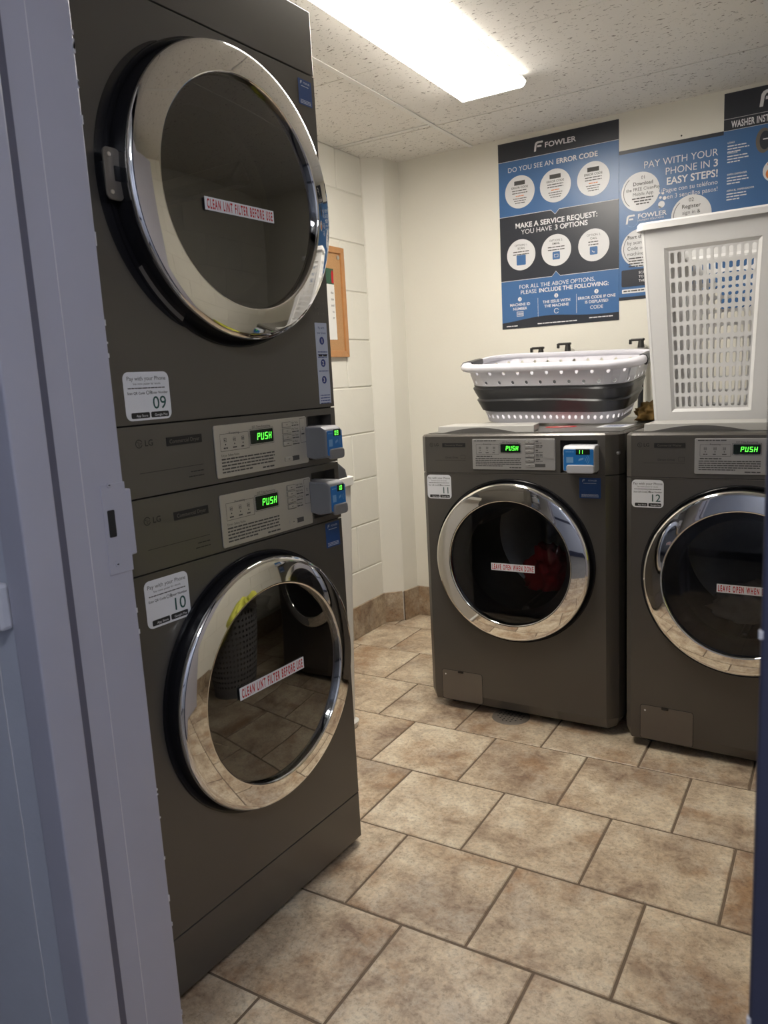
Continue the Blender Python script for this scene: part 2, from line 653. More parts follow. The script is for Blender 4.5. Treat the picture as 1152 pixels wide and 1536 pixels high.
FULL = tile_mesh(PX - JOINT, PY - JOINT)
off = {0: 0.3936 - PX, 1: 0.2432}
for r in range(-4, 6):
    y1 = TY - r * PY
    y0 = y1 - PY
    o_ = 0.3930 if r % 2 == 0 else 0.2410
    for k in range(-5, 7):
        x0 = o_ + k * PX
        x1 = x0 + PX
        a0, a1 = max(x0 + JOINT / 2, XL), min(x1 - JOINT / 2, XR)
        b0, b1 = max(y0 + JOINT / 2, YH), min(y1 - JOINT / 2, YB)
        if a1 - a0 < 0.02 or b1 - b0 < 0.02:
            continue
        full = abs((a1 - a0) - (PX - JOINT)) < 1e-5 and abs((b1 - b0) - (PY - JOINT)) < 1e-5
        me = FULL if full else tile_mesh(a1 - a0, b1 - b0)
        t = bpy.data.objects.new('tile', me)
        COL.objects.link(t)
        t.parent = floor
        t.location = ((a0 + a1) / 2, (b0 + b1) / 2, random.uniform(-0.0004, 0.0004))

struct(MB().box(-1.4, 2.4, -2.0, YH, -0.10, -0.002).build('floor_hall', M_HFLOOR), 'dull hallway floor outside the laundry room')


# walls
def block_wall(name, x_face, side, label):
    s = 1 if side > 0 else -1     # which way the visible face looks
    w = struct(MB().box(min(x_face - s * 0.12, x_face - s * 0.004), max(x_face - s * 0.12, x_face - s * 0.004), YF, YB + 0.1, 0, ZC + 0.02).build(name, M_JOINT), label)
    BH, BL, j = 0.2118, 0.42, 0.006
    cache = {}
    row = -1
    while True:
        z0 = 0.309 + (row - 1) * BH
        z1 = z0 + BH
        if z0 > ZC:
            break
        yoff = 2.10 if row % 2 == 1 else 1.89
        for k in range(-6, 3):
            y0 = yoff + k * BL
            y1 = y0 + BL
            a0, a1 = max(y0 + j / 2, YF), min(y1 - j / 2, YB)
            b0, b1 = max(z0 + j / 2, 0.001), min(z1 - j / 2, ZC)
            if a1 - a0 < 0.02 or b1 - b0 < 0.02:
                continue
            key = (round(a1 - a0, 4), round(b1 - b0, 4))
            if key not in cache:
                me = bpy.data.meshes.new('block')
                hy, hz, bv = key[0] / 2, key[1] / 2, 0.0025
                vs = [(0, y, z) for y, z in ((-hy, -hz), (hy, -hz), (hy, hz), (-hy, hz))]
                vs += [(s * 0.003, y, z) for y, z in ((-hy, -hz), (hy, -hz), (hy, hz), (-hy, hz))]
                vs += [(s * 0.005, y, z) for y, z in ((-hy + bv, -hz + bv), (hy - bv, -hz + bv), (hy - bv, hz - bv), (-hy + bv, hz - bv))]
                fs = [(8, 9, 10, 11), (3, 2, 1, 0)] + [(a + i, a + (i + 1) % 4, a + 4 + (i + 1) % 4, a + 4 + i) for a in (0, 4) for i in range(4)]
                if s < 0:
                    fs = [f[::-1] for f in fs]
                me.from_pydata(vs, [], fs)
                me.materials.append(M_BLOCK)
                cache[key] = me
            o = bpy.data.objects.new('block', cache[key])
            COL.objects.link(o)
            o.parent = w
            o.location = (x_face - s * 0.005 + random.uniform(-0.0006, 0.0006), (a0 + a1) / 2, (b0 + b1) / 2)
        row += 1
    return w


block_wall('wall_left', XL, 1, 'cream painted concrete block wall behind the stacked dryers')
block_wall('wall_right', XR, -1, 'cream painted concrete block wall opposite the stacked dryers')
struct(MB().box(XL - 0.1, XR + 0.1, YB, YB + 0.12, 0, ZC + 0.02).build('wall_back', M_WALL), 'smooth cream wall behind the washers')
# boxed pipe column in the corner
col = MB()
cp = [(XL - 0.02, 2.300), (XL + 0.006, 2.303), (-0.812, 2.364), (-0.806, 2.372), (-0.785, 2.50), (XL - 0.02, 2.50)]
col.prism(cp, lambda a, b: (a, b, 0.0), lambda a, b: (a, b, ZC + 0.01))
struct(col.build('wall_corner', M_WALL, bevel=0.004), 'narrow cream boxed column in the room corner')


# stone base tiles
def base_run(name, p0, p1, nrm, n, label):
    p0, p1, nrm = Vector((*p0, 0)), Vector((*p1, 0)), Vector((*nrm, 0))
    L = (p1 - p0).length
    d = (p1 - p0) / L
    root = None
    bk = MB()
    q = [p0, p1, p1 + nrm * 0.006, p0 + nrm * 0.006]
    bk.add([(*v.xy, 0.0) for v in q] + [(*v.xy, 0.146) for v in q], [(0, 1, 2, 3), (4, 5, 6, 7), (0, 1, 5, 4), (1, 2, 6, 5), (2, 3, 7, 6), (3, 0, 4, 7)])
    root = struct(bk.build(name, M_GROUT), label)
    for i in range(n):
        a, b = p0 + d * (L * i / n + 0.0015), p0 + d * (L * (i + 1) / n - 0.0015)
        mb = MB()
        q = [a, b, b + nrm * 0.011, a + nrm * 0.011]
        mb.add([(*v.xy, 0.001) for v in q] + [(*v.xy, 0.15) for v in q], [(0, 1, 2, 3), (4, 5, 6, 7), (0, 1, 5, 4), (1, 2, 6, 5), (2, 3, 7, 6), (3, 0, 4, 7)])
        mb.build('base_tile', M_BASETILE, root, bevel=0.0015)


base_run('baseboard_left', (XL, -0.03), (XL, 2.303), (1, 0), 8, 'brown stone tile base along the block wall')
base_run('baseboard_corner', (XL + 0.002, 2.303), (-0.812, 2.364), (0.64, -0.77), 1, 'brown stone base tile on the slanted column face')
base_run('baseboard_column', (-0.808, 2.366), (-0.787, 2.48), (0.98, -0.18), 1, 'brown stone base tile on the column side')
base_run('baseboard_back', (-0.787, YB), (XR, YB), (0, -1), 8, 'brown stone tile base behind the washers')
base_run('baseboard_right', (XR, -0.03), (XR, 2.48), (-1, 0), 8, 'brown stone tile base along the far block wall')

# ceiling: slab, lay-in tiles, grid bars
ceil = struct(MB().box(XL - 0.1, XR + 0.1, YH, YB + 0.1, ZC + 0.012, ZC + 0.08).build('ceiling', M_GAP), 'lay-in ceiling of white fissured tiles')
gx = [-1.64, -0.42, 0.80, 2.02]
gy = [2.74, 2.13, 1.495, 0.86, 0.225, -0.41]
for i in range(3):
    for j in range(5):
        a0, a1 = max(gx[i] + 0.0022, XL), min(gx[i + 1] - 0.0022, XR)
        b1, b0 = min(gy[j] - 0.0022, YB), max(gy[j + 1] + 0.0022, YF)
        if a1 <= a0 or b1 <= b0: continue
        dz = random.uniform(-0.0012, 0.0012)
        MB().box(a0, a1, b0, b1, ZC + dz, ZC + 0.012).build('ceiling_tile', M_CEIL, ceil, bevel=0.0015)
MB().box(gx[1] - 0.009, gx[1] + 0.009, YF, YB, ZC - 0.0035, ZC - 0.001).build('grid_bar', M_TBAR, ceil)
MB().box(gx[2] - 0.009, gx[2] + 0.009, YF, YB, ZC - 0.0035, ZC - 0.001).build('grid_bar', M_TBAR, ceil)
MB().box(XL, gx[1], 2.09, 2.103, ZC - 0.0035, ZC - 0.001).build('grid_bar', M_TBAR, ceil)

# doorway wall, frame, hall
FX0, FX1 = 0.100, 1.002     # rabbet faces
SX0, SX1 = 0.116, 0.986     # stop faces
struct(MB().box(-1.4, FX0 - 0.034, YH + 0.005, YF, 0, 2.4).build('wall_front_left', M_HALL), 'blue grey hallway wall beside the door frame')
struct(MB().box(FX1 + 0.034, 2.4, YH + 0.005, YF, 0, 2.4).build('wall_front_right', M_HALL), 'blue grey wall beyond the open doorway')
struct(MB().box(FX0 - 0.034, FX1 + 0.034, YH + 0.005, YF, 2.075, 2.4).build('wall_front_header', M_HALL), 'wall above the doorway')


def jamb(name, xr, xs, xo, sgn, m, label):
    """steel frame: outer face edge xo, stop face xs, rabbet face xr"""
    poly = [(xo, YH), (xs, YH), (xs, -0.166), (xr, -0.166), (xr, YF), (xr - sgn * 0.012, YF), (xr - sgn * 0.034, YF), (xo, YH + 0.006)]
    mb = MB()
    mb.prism(poly, lambda a, b: (a, b, 0), lambda a, b: (a, b, 2.075))
    o = struct(mb.build(name, m, bevel=0.0025), label)
    return o


jl = jamb('trim_1', FX0, SX0, 0.066, 1, M_FRAME, 'blue grey painted steel door jamb with a latch hole')
jr = jamb('trim_2', FX1, SX1, 1.036, -1, M_NAVY, 'dark navy door jamb edge at the near side of the doorway')
struct(MB().box(0.066, 1.036, YH, YF, 2.075, 2.09).build('trim_3', M_FRAME), 'head of the steel door frame')
MB().box(FX0 - 0.001, FX0 + 0.004, -0.1665, -0.1475, 0.0, 2.07).build('groove_shade', mat('painted groove shade', (0.11, 0.11, 0.15), 0.6), jl)  # dark strip stands in for the shade line beside the stop
# strike plate on the left jamb: latch hole, lip, screws, paint line
sp = MB()
def jx(y0, y1, z0, z1, t, m, name, bevel=0.0):
    return MB().box(FX0 - 0.001, FX0 + t, y0, y1, z0, z1).build(name, m, jl, bevel=bevel)
jx(-0.078, -0.034, 0.915, 1.052, 0.0012, M_FRAME, 'strike_plate', 0.0005)
MB().box(FX0 - 0.016, FX0 + 0.0012, -0.036, -0.0235, 0.938, 1.040).build('strike_lip', M_FRAME, jl, bevel=0.002)
MB().prism(rrect(-0.0715, -0.0585, 0.972, 1.013, 0.002), lambda a, b: (FX0, a, b), lambda a, b: (FX0 + 0.0018, a, b)).build('latch_hole', M_GAP, jl)
for zz in (1.050, 0.930):
    sc = MB()
    sc.prism(disc(-0.063, zz, 0.0042, 16), lambda a, b: (FX0 + 0.0008, a, b), lambda a, b: (FX0 + 0.0022, a, b))
    sc.build('screw', M_FRAME, jl, bevel=0.0006)
    MB().box(FX0 + 0.002, FX0 + 0.0026, -0.0645, -0.0615, zz - 0.0006, zz + 0.0006).build('screw_slot', M_BLACK, jl)
# worn paint ridges along the jamb (a raised seam and chips on the edge)
MB().box(FX0, FX0 + 0.0006, -0.1080, -0.1068, 0.02, 2.05).build('paint_ridge', M_CHIP, jl)
for i in range(26):
    zz = random.uniform(0.1, 1.75)
    h = random.uniform(0.002, 0.012)
    MB().box(FX0 - 0.001, FX0 + 0.0007, YF - random.uniform(0.0015, 0.004), YF + 0.0002, zz, zz + h).build('paint_chip', M_CHIP, jl)
for zz, h in ((0.62, 0.014), (0.655, 0.006), (0.60, 0.008), (0.98, 0.006)):
    MB().box(SX1 - 0.0012, SX1 + 0.002, YH - 0.0007, YH + 0.004, zz, zz + h).build('paint_chip', M_CHIP, jr)
# rail and crack on the hall wall
struct(MB().box(-1.4, 0.064, YH - 0.016, YH + 0.005, 0.872, 0.938).build('trim_4', M_RAIL, bevel=0.006), 'pale chair rail ending at the door frame')
ck = MB()
pz = [0.02 + i * 0.03 for i in range(29)]
px_ = [0.014 + random.uniform(-0.0016, 0.0016) for _ in pz]
for i in range(len(pz) - 1):
    w0 = 0.0016
    ck.add([(px_[i], YH + 0.004, pz[i]), (px_[i] + w0, YH + 0.004, pz[i]), (px_[i + 1] + w0, YH + 0.004, pz[i + 1]), (px_[i + 1], YH + 0.004, pz[i + 1])], [(0, 1, 2, 3)])
struct(ck.build('trim_5', M_CHIP, solid=0.001), 'thin chipped paint line on the hallway wall')

struct(MB().box(-1.4, 2.4, -2.1, -2.0, 0, 2.4).build('wall_hall', M_HALL), 'blue grey hallway wall facing the doorway')
struct(MB().box(-1.5, -1.4, -2.1, YH, 0, 2.4).build('wall_hall_left', M_HALL), 'end wall of the hallway')
struct(MB().box(2.4, 2.5, -2.1, YH, 0, 2.4).build('wall_hall_right', M_HALL), 'far end wall of the hallway')
struct(MB().box(-1.5, 2.5, -2.1, YH + 0.005, 2.4, 2.5).build('ceiling_hall', M_WALL), 'hallway ceiling')
struct(MB().box(-1.4, 2.4, -2.0, -1.985, 0.86, 0.94).build('trim_6', M_NAVY, bevel=0.004), 'navy chair rail on the hallway wall')
struct(MB().box(-1.4, 2.4, -2.0, -1.99, 0.0, 0.12).build('baseboard_hall', M_NAVY), 'navy hallway baseboard')

# open door leaf, swung into the room against the washers' side
dl = struct(empty('door_1', (FX1 + 0.004, YF + 0.004, 0), rz=math.radians(-42)), 'blue grey flush door standing open into the room')
MB().box(0.0, 0.044, 0.0, 0.89, 0.012, 2.04).build('door_leaf', M_FRAME, dl, bevel=0.002)
h = MB()
h.tube([(0.0, 0.83, 1.0), (-0.045, 0.83, 1.0)], 0.011)
h.tube([(-0.045, 0.835, 1.0), (-0.047, 0.72, 1.0)], 0.009)
h.build('door_handle', M_STEEL, dl, smooth=True)

# lamps
lamp = tag(empty('ceiling_light', (0, 0, ZC)), 'lit wraparound fluorescent fixture on the white tile ceiling', 'ceiling light')
LY0, LY1 = 0.64, 1.858
LX0, LX1 = -0.182, 0.066
MB().box(LX0 + 0.018, LX1 - 0.018, LY0 + 0.005, LY1 - 0.005, -0.008, 0.0).build('housing', M_HOUSING, lamp, bevel=0.002)
yf = lambda a, b: (a, LY0 + 0.010, b)
yb = lambda a, b: (a, LY1 - 0.010, b)
MB().prism([(LX0 + 0.004, -0.030), (LX1 - 0.004, -0.030), (LX1 - 0.014, -0.037), (LX0 + 0.014, -0.037)], yf, yb).build('diffuser', M_DIFF, lamp)
for sg, xe in ((1, LX0), (-1, LX1)):
    MB().prism([(xe + sg * 0.016, -0.007), (xe, -0.022), (xe + sg * 0.004, -0.0303), (xe + sg * 0.018, -0.0303), (xe + sg * 0.024, -0.007)], yf, yb).build('diffuser_side', M_DIFFSIDE, lamp)
for y0, y1 in ((LY0, LY0 + 0.010), (LY1 - 0.010, LY1)):
    ec = MB()
    ec.prism([(LX0 + 0.014, 0.0), (LX1 - 0.014, 0.0), (LX1 + 0.002, -0.022), (LX1 - 0.002, -0.031), (LX1 - 0.012, -0.0395), (LX0 + 0.012, -0.0395), (LX0 + 0.002, -0.031), (LX0 - 0.002, -0.022)], lambda a, b: (a, y0, b), lambda a, b: (a, y1, b))
    ec.build('end_cap', M_HOUSING, lamp, bevel=0.0015)
hl = tag(empty('hall_fill_light', (1.55, -1.10, 2.4)), 'added unseen hallway fill light outside the doorway', 'ceiling light')  # unseen lamp, added and placed to brighten the jamb and dryer fronts
MB().box(-0.32, 0.32, -0.15, 0.15, -0.03, 0.0).build('housing', M_HOUSING, hl, bevel=0.003)
MB().box(-0.30, 0.30, -0.13, 0.13, -0.07, -0.03).build('diffuser', M_HFILL, hl, bevel=0.01)

# ------------------------------------------------------------------ machines
W, DEP = 0.686, 0.76


def make_plan(fl, fr, a=0.75, b=0.65):
    """outline of the cabinet seen from above, with slanted front corners"""
    return [(fl, 0.0), (fl * 0.25, fl * 0.65), (0.0, 0.055), (0.0, DEP), (W, DEP), (W, 0.055), (W - fr * (1 - a), fr * b), (W - fr, 0.0)]


FL, FR = 0.040, 0.030
PLAN = make_plan(FL, FR, 0.45, 1.0)


def section(mb, z0, z1, front=True, chop=0.0):
    n = len(PLAN)
    lo = [(x, y, z0) for x, y in PLAN]
    hi = [(x, y, z1) for x, y in PLAN]
    fs = [tuple(range(n))[::-1], tuple(range(n, 2 * n))]
    for i in range(n):
        j = (i + 1) % n
        if i == n - 1 and not front:
            continue
        fs.append((i, j, n + j, n + i))
    mb.add(lo + hi, fs)


def front_with_round_hole(mb, x0, x1, z0, z1, c, R, n=96):
    angs = [2 * PI * i / n for i in range(n)]
    for cx, cz in ((x0, z0), (x1, z0), (x1, z1), (x0, z1)):
        a = math.atan2(cz - c[1], cx - c[0]) % (2 * PI)
        k = min(range(n), key=lambda i: abs((angs[i] - a + PI) % (2 * PI) - PI))
        angs[k] = a
    inn, out = [], []
    for a in angs:
        ca, sa = math.cos(a), math.sin(a)
        t = min(((x1 - c[0]) / ca if ca > 1e-9 else (x0 - c[0]) / ca if ca < -1e-9 else 9e9),
                ((z1 - c[1]) / sa if sa > 1e-9 else (z0 - c[1]) / sa if sa < -1e-9 else 9e9))
        inn.append((c[0] + R * ca, 0, c[1] + R * sa))
        out.append((c[0] + t * ca, 0, c[1] + t * sa))
    mb.add(inn + out, [(i, (i + 1) % n, n + (i + 1) % n, n + i) for i in range(n)])


def front_with_rect_hole(mb, x0, x1, z0, z1, h, depth):
    a0, a1, b0, b1 = h
    for r in ((x0, a0, z0, z1), (a1, x1, z0, z1), (a0, a1, z0, b0), (a0, a1, b1, z1)):
        mb.rect(*r, 0)
    mb.add([(a0, 0, b0), (a1, 0, b0), (a1, 0, b1), (a0, 0, b1), (a0, depth, b0), (a1, depth, b0), (a1, depth, b1), (a0, depth, b1)],
           [(0, 1, 5, 4), (1, 2, 6, 5), (2, 3, 7, 6), (3, 0, 4, 7), (4, 5, 6, 7)])


def logo(mb, x, z, h, q):
    """round face emblem followed by the two letters"""
    r = h * 0.62
    cx, cz = x + r, z + h / 2
    ring(mb, cx, cz, r * 0.80, r, q, 20, 340, 28)
    mb.rect(cx - r * 0.12, cx + r * 0.02, cz - r * 0.45, cz + r * 0.5, q)
    mb.rect(cx - r * 0.12, cx + r * 0.34, cz - r * 0.52, cz - r * 0.40, q)
    mb.rect(cx + r * 0.18, cx + r * 0.86, cz - r * 0.07, cz + r * 0.07, q)
    mb.flat(disc(cx - r * 0.42, cz + r * 0.34, r * 0.14, 10), q)
    mb.text('LG', x + 2 * r + h * 0.35, z + h * 0.08, h * 0.88, q, 'L', 0.012)


def number_sticker(root, num, x0, x1, z0, z1, tilt=0.0):
    w, hh = x1 - x0, z1 - z0
    st = MB().plate([(a + 0, b + tilt * (a - x0)) for a, b in rrect(x0, x1, z0, z1, 0.012)], 0.0, 0.0006).build('number_sticker', M_WHITE, root)
    tag(st, 'white rounded phone payment sticker numbered ' + num)
    q = 0.0010
    cx = (x0 + x1) / 2
    ink = Ink()
    ink.text('Pay with your Phone', cx, z1 - hh * 0.175, hh * 0.085, q, 'C', 0.0)
    ink.text('See room poster for details', cx, z1 - hh * 0.265, hh * 0.045, q, 'C', 0.0)
    ink.lines(x0 + w * 0.08, x1 - w * 0.08, z1 - hh * 0.345, hh * 0.022, q)
    ink.text('Scan QR Code', x0 + w * 0.06, z1 - hh * 0.46, hh * 0.052, q, 'L', 0.012)
    ink.text('OR', cx + w * 0.03, z1 - hh * 0.47, hh * 0.080, q, 'C', 0.0)
    ink.text('Enter Number', x1 - w * 0.05, z1 - hh * 0.46, hh * 0.052, q, 'R', 0.012)
    ink.build('lettering', M_INKG, st)
    MB().text(num, x0 + w * 0.74, z0 + hh * 0.225, hh * 0.265, q, 'C', 0.006).build('number_lettering', M_TEAL, st)
    for f in (0.10, 0.53):
        MB().flat(rrect(x0 + w * f, x0 + w * (f + 0.40), z0 + hh * 0.045, z0 + hh * 0.165, 0.0025), q).build('store_badge', M_INK, st)
    t = Ink()
    t.text('App Store', x0 + w * 0.33, z0 + hh * 0.075, hh * 0.05, q + 0.0003, 'C')
    t.text('Google Play', x0 + w * 0.75, z0 + hh * 0.075, hh * 0.05, q + 0.0003, 'C')
    t.build('badge_lettering', M_WHITEINK, st)
    return st


def blue_tag(root, x0, x1, z0, z1):
    t = MB().plate(rrect(x0, x1, z0, z1, 0.002), 0, 0.0006).build('blue_tag', M_BLUETAG, root)
    w, hh = x1 - x0, z1 - z0
    q = 0.001
    i = Ink()
    fmark(i, x0 + w * 0.14, z1 - hh * 0.20, hh * 0.13, q)
    i.text('FOWLER', x0 + w * 0.62, z1 - hh * 0.17, hh * 0.075, q, 'C', 0.01)
    i.lines(x0 + w * 0.2, x1 - w * 0.2, z1 - hh * 0.28, hh * 0.025, q)
    for k in range(3):
        i.lines(x0 + w * 0.1, x1 - w * 0.1, z0 + hh * (0.06 + 0.055 * k), hh * 0.025, q)
    i.build('lettering', M_PALEBLUE, t)


def fmark(mb, x, z, h, q):
    """the rounded F emblem, lower left corner at x, z"""
    lean = 0.14
    def P(pts):
        mb.flat([(x + a * h + lean * b * h, z + b * h) for a, b in pts], q)
    P([(0.0, 0.0), (0.22, 0.0), (0.22, 0.62), (0.30, 0.78), (0.46, 0.80), (0.46, 1.0), (0.26, 1.0), (0.10, 0.94), (0.0, 0.78)])
    P([(0.46, 0.80), (0.92, 0.80), (0.92, 0.90), (0.86, 1.0), (0.46, 1.0)])
    P([(0.30, 0.40), (0.80, 0.40), (0.80, 0.52), (0.74, 0.60), (0.30, 0.60)])


def warning_strip(root, text, x0, x1, z0, z1, q):
    """flat vinyl strip with red capitals, on the glass"""
    s = MB().plate([(x0, z0), (x1, z0), (x1, z1), (x0, z1)], q, q + 0.0006).build('warning_strip', M_WHITE, root)
    tag(s, 'white strip with red capital lettering')
    hh = z1 - z0
    vs, fs, wd = glyphs(text, 0.030, 1.42)
    cap = hh * 0.70
    MB().text(text, (x0 + x1) / 2, z0 + hh * 0.16, cap, q + 0.001, 'C', 0.030, squeeze=(x1 - x0) * 0.95 / (wd * cap), track=1.42).build('lettering', M_REDINK, s)


def card_reader(root, x0, x1, z0, z1, qf, digits, pale):
    """contactless reader box that stands out of the fascia recess"""
    hm = M_READER_L if pale else M_READER
    mb = MB()
    zt = z1 + 0.004
    prof = [(0.028, z0 + 0.004), (0.028, zt), (-qf * 0.75, zt), (-qf + 0.003, zt - 0.006), (-qf, zt - 0.014), (-qf, z0), (-qf * 0.4, z0 - 0.006)]
    mb.prism(prof, lambda a, b: (x0, a, b), lambda a, b: (x1, a, b))
    r = mb.build('card_reader', hm, root, bevel=0.004)
    tag(r, 'grey card reader with blue front')
    MB().plate(rrect(x0 + 0.003, x1 - 0.003, z0 + 0.003, zt - 0.010, 0.004), qf, qf + 0.0015).build('blue_face', M_READBLUE, r)
    w = x1 - x0
    hh = z1 - z0
    lip = MB()
    pts = rrect(x0 + w * 0.12, x1 - 0.001, z0 - 0.006, z0 + hh * 0.28, 0.008)
    lip.plate(pts, qf - 0.004, qf + 0.006)
    lip.build('card_slot_lip', hm, r, bevel=0.003)
    sc = (x0 + w * 0.42, x0 + w * 0.86, z0 + hh * 0.70, z0 + hh * 0.93)
    MB().rect(*sc, qf + 0.0019).build('screen', M_SCREEN, r)
    g = MB()
    segments(g, digits, sc[0] + w * 0.06, sc[2] + hh * 0.035, hh * 0.155, qf + 0.0023, 0.05)
    g.build('digits', M_GREENDIM, r)
    p = Ink()
    for k in range(3):
        ring(p, x0 + w * 0.66, z0 + hh * 0.50, w * (0.06 + 0.055 * k), w * (0.075 + 0.055 * k), qf + 0.0019, -45, 45, 8)
    p.flat([(x0 + w * 0.50, z0 + hh * 0.44), (x0 + w * 0.66, z0 + hh * 0.50), (x0 + w * 0.66, z0 + hh * 0.58), (x0 + w * 0.52, z0 + hh * 0.53)], qf + 0.0019)
    p.rect(x0 + w * 0.12, x0 + w * 0.34, z0 + hh * 0.36, z0 + hh * 0.60, qf + 0.0019)
    p.lines(x0 + w * 0.10, x0 + w * 0.36, z0 + hh * 0.80, hh * 0.03, qf + 0.0019)
    p.build('reader_print', M_READPALE, r)
    return r


def control_plate(root, x0, x1, z0, z1, washer):
    w, hh = x1 - x0, z1 - z0
    X = lambda f: x0 + w * f
    Z = lambda f: z0 + hh * f
    pm = M_PLATE_W if washer else M_PLATE
    p = MB().plate(rrect(x0, x1, z0, z1, 0.004), 0, 0.003).build('control_plate', pm, root, bevel=0.0012)
    q = 0.0034
    ink = Ink()
    # processing box
    ink.outline(X(0.05), X(0.335), Z(0.50), Z(0.83), 0.0008, q)
    ink.text('Processing', X(0.19), Z(0.815), hh * 0.045, q, 'C')
    for k, f in enumerate((0.10, 0.19, 0.275)):
        ink.outline(X(f - 0.013), X(f + 0.013), Z(0.675), Z(0.75), 0.0008, q)
        ink.lines(X(f - 0.010), X(f + 0.010), Z(0.70), hh * 0.02, q)
        ink.flat(disc(X(f), Z(0.625), hh * 0.016, 10), q)
        ink.lines(X(f - 0.02), X(f + 0.02), Z(0.545), hh * 0.025, q)
    ink.outline(X(0.345), X(0.605), Z(0.54), Z(0.86), 0.0008, q)
    ink.text('EST Time Remaining', X(0.475), Z(0.875), hh * 0.045, q, 'C')
    if not washer:
        ink.text('Dryer Safety Rules', X(0.05), Z(0.40), hh * 0.045, q, 'L')
        for k in range(5):
            ink.lines(X(0.05), X(0.60), Z(0.335 - 0.062 * k), hh * 0.028, q, fill=1.0 if k < 4 else 0.55)
    else:
        ink.lines(X(0.03), X(0.30), Z(0.93), hh * 0.03, q)
        ink.lines(X(0.05), X(0.25), Z(0.42), hh * 0.03, q)
        for k in range(5):
            ink.lines(X(0.04), X(0.60), Z(0.35 - 0.060 * k), hh * 0.026, q, fill=1.0 if k < 4 else 0.6)
    ink.lines(X(0.46), X(0.60), Z(0.055), hh * 0.032, q)
    # button outlines and captions
    if washer:
        zs = [0.89, 0.745, 0.60, 0.455, 0.315]
        bx0, bx1 = 0.655, 0.755
    else:
        zs = [0.865, 0.735, 0.605, 0.475]
        bx0, bx1 = 0.71, 0.80
    names = ['High Temp.', 'Med Temp.', 'Low Temp.', 'No Heat']
    for k, f in enumerate(zs):
        if not washer:
            ink.text(names[k], X(bx1 + 0.015), Z(f + 0.01), hh * 0.042, q, 'L', squeeze=0.8)
        else:
            ink.lines(X(bx1 + 0.02), X(bx1 + 0.07 + 0.03 * (k % 2)), Z(f + 0.01), hh * 0.04, q)
        ink.lines(X(bx1 + 0.02), X(bx1 + 0.10), Z(f - 0.04), hh * 0.022, q)
        ink.outline(X(bx0 - 0.006), X(bx1 + 0.006), Z(f - 0.055), Z(f + 0.055), 0.0007, q)
    ink.rect(X(0.80 if not washer else 0.765), X(0.885), Z(0.10), Z(0.20), q)
    if not washer:
        ink.outline(X(0.915), X(0.985), Z(0.45), Z(0.97), 0.0008, q)
    ink.lines(X(0.93), X(0.965), Z(0.62), hh * 0.03, q)
    ink.outline(X(0.942), X(0.956), Z(0.72), Z(0.78), 0.0007, q)
    ink.build('panel_lettering', M_INKG, p)
    for f in zs + [0.15]:
        MB().plate(rrect(X(bx0), X(bx1), Z(f - 0.045), Z(f + 0.045), 0.0015), 0.003, 0.0052).build('button', pm, p, bevel=0.0008)
        MB().rect(X(bx0 + 0.035), X(bx0 + 0.055), Z(f - 0.006), Z(f + 0.006), 0.0056).build('button_mark', M_INKG, p)
    if washer:
        MB().plate(rrect(X(0.905), X(0.99), Z(0.38), Z(0.955), 0.002), 0.003, 0.0045).build('card_label', M_PLATE_W, p)
    # display
    d0, d1, e0, e1 = X(0.355), X(0.595), Z(0.565), Z(0.835)
    MB().plate(rrect(d0, d1, e0, e1, 0.002), 0.003, 0.0042).build('display', M_SCREEN, p)
    g = MB()
    segments(g, 'PUSH', d0 + (d1 - d0) * 0.27, e0 + (e1 - e0) * 0.24, (e1 - e0) * 0.52, 0.0046)
    g.build('display_digits', M_GREEN, p)
    return p


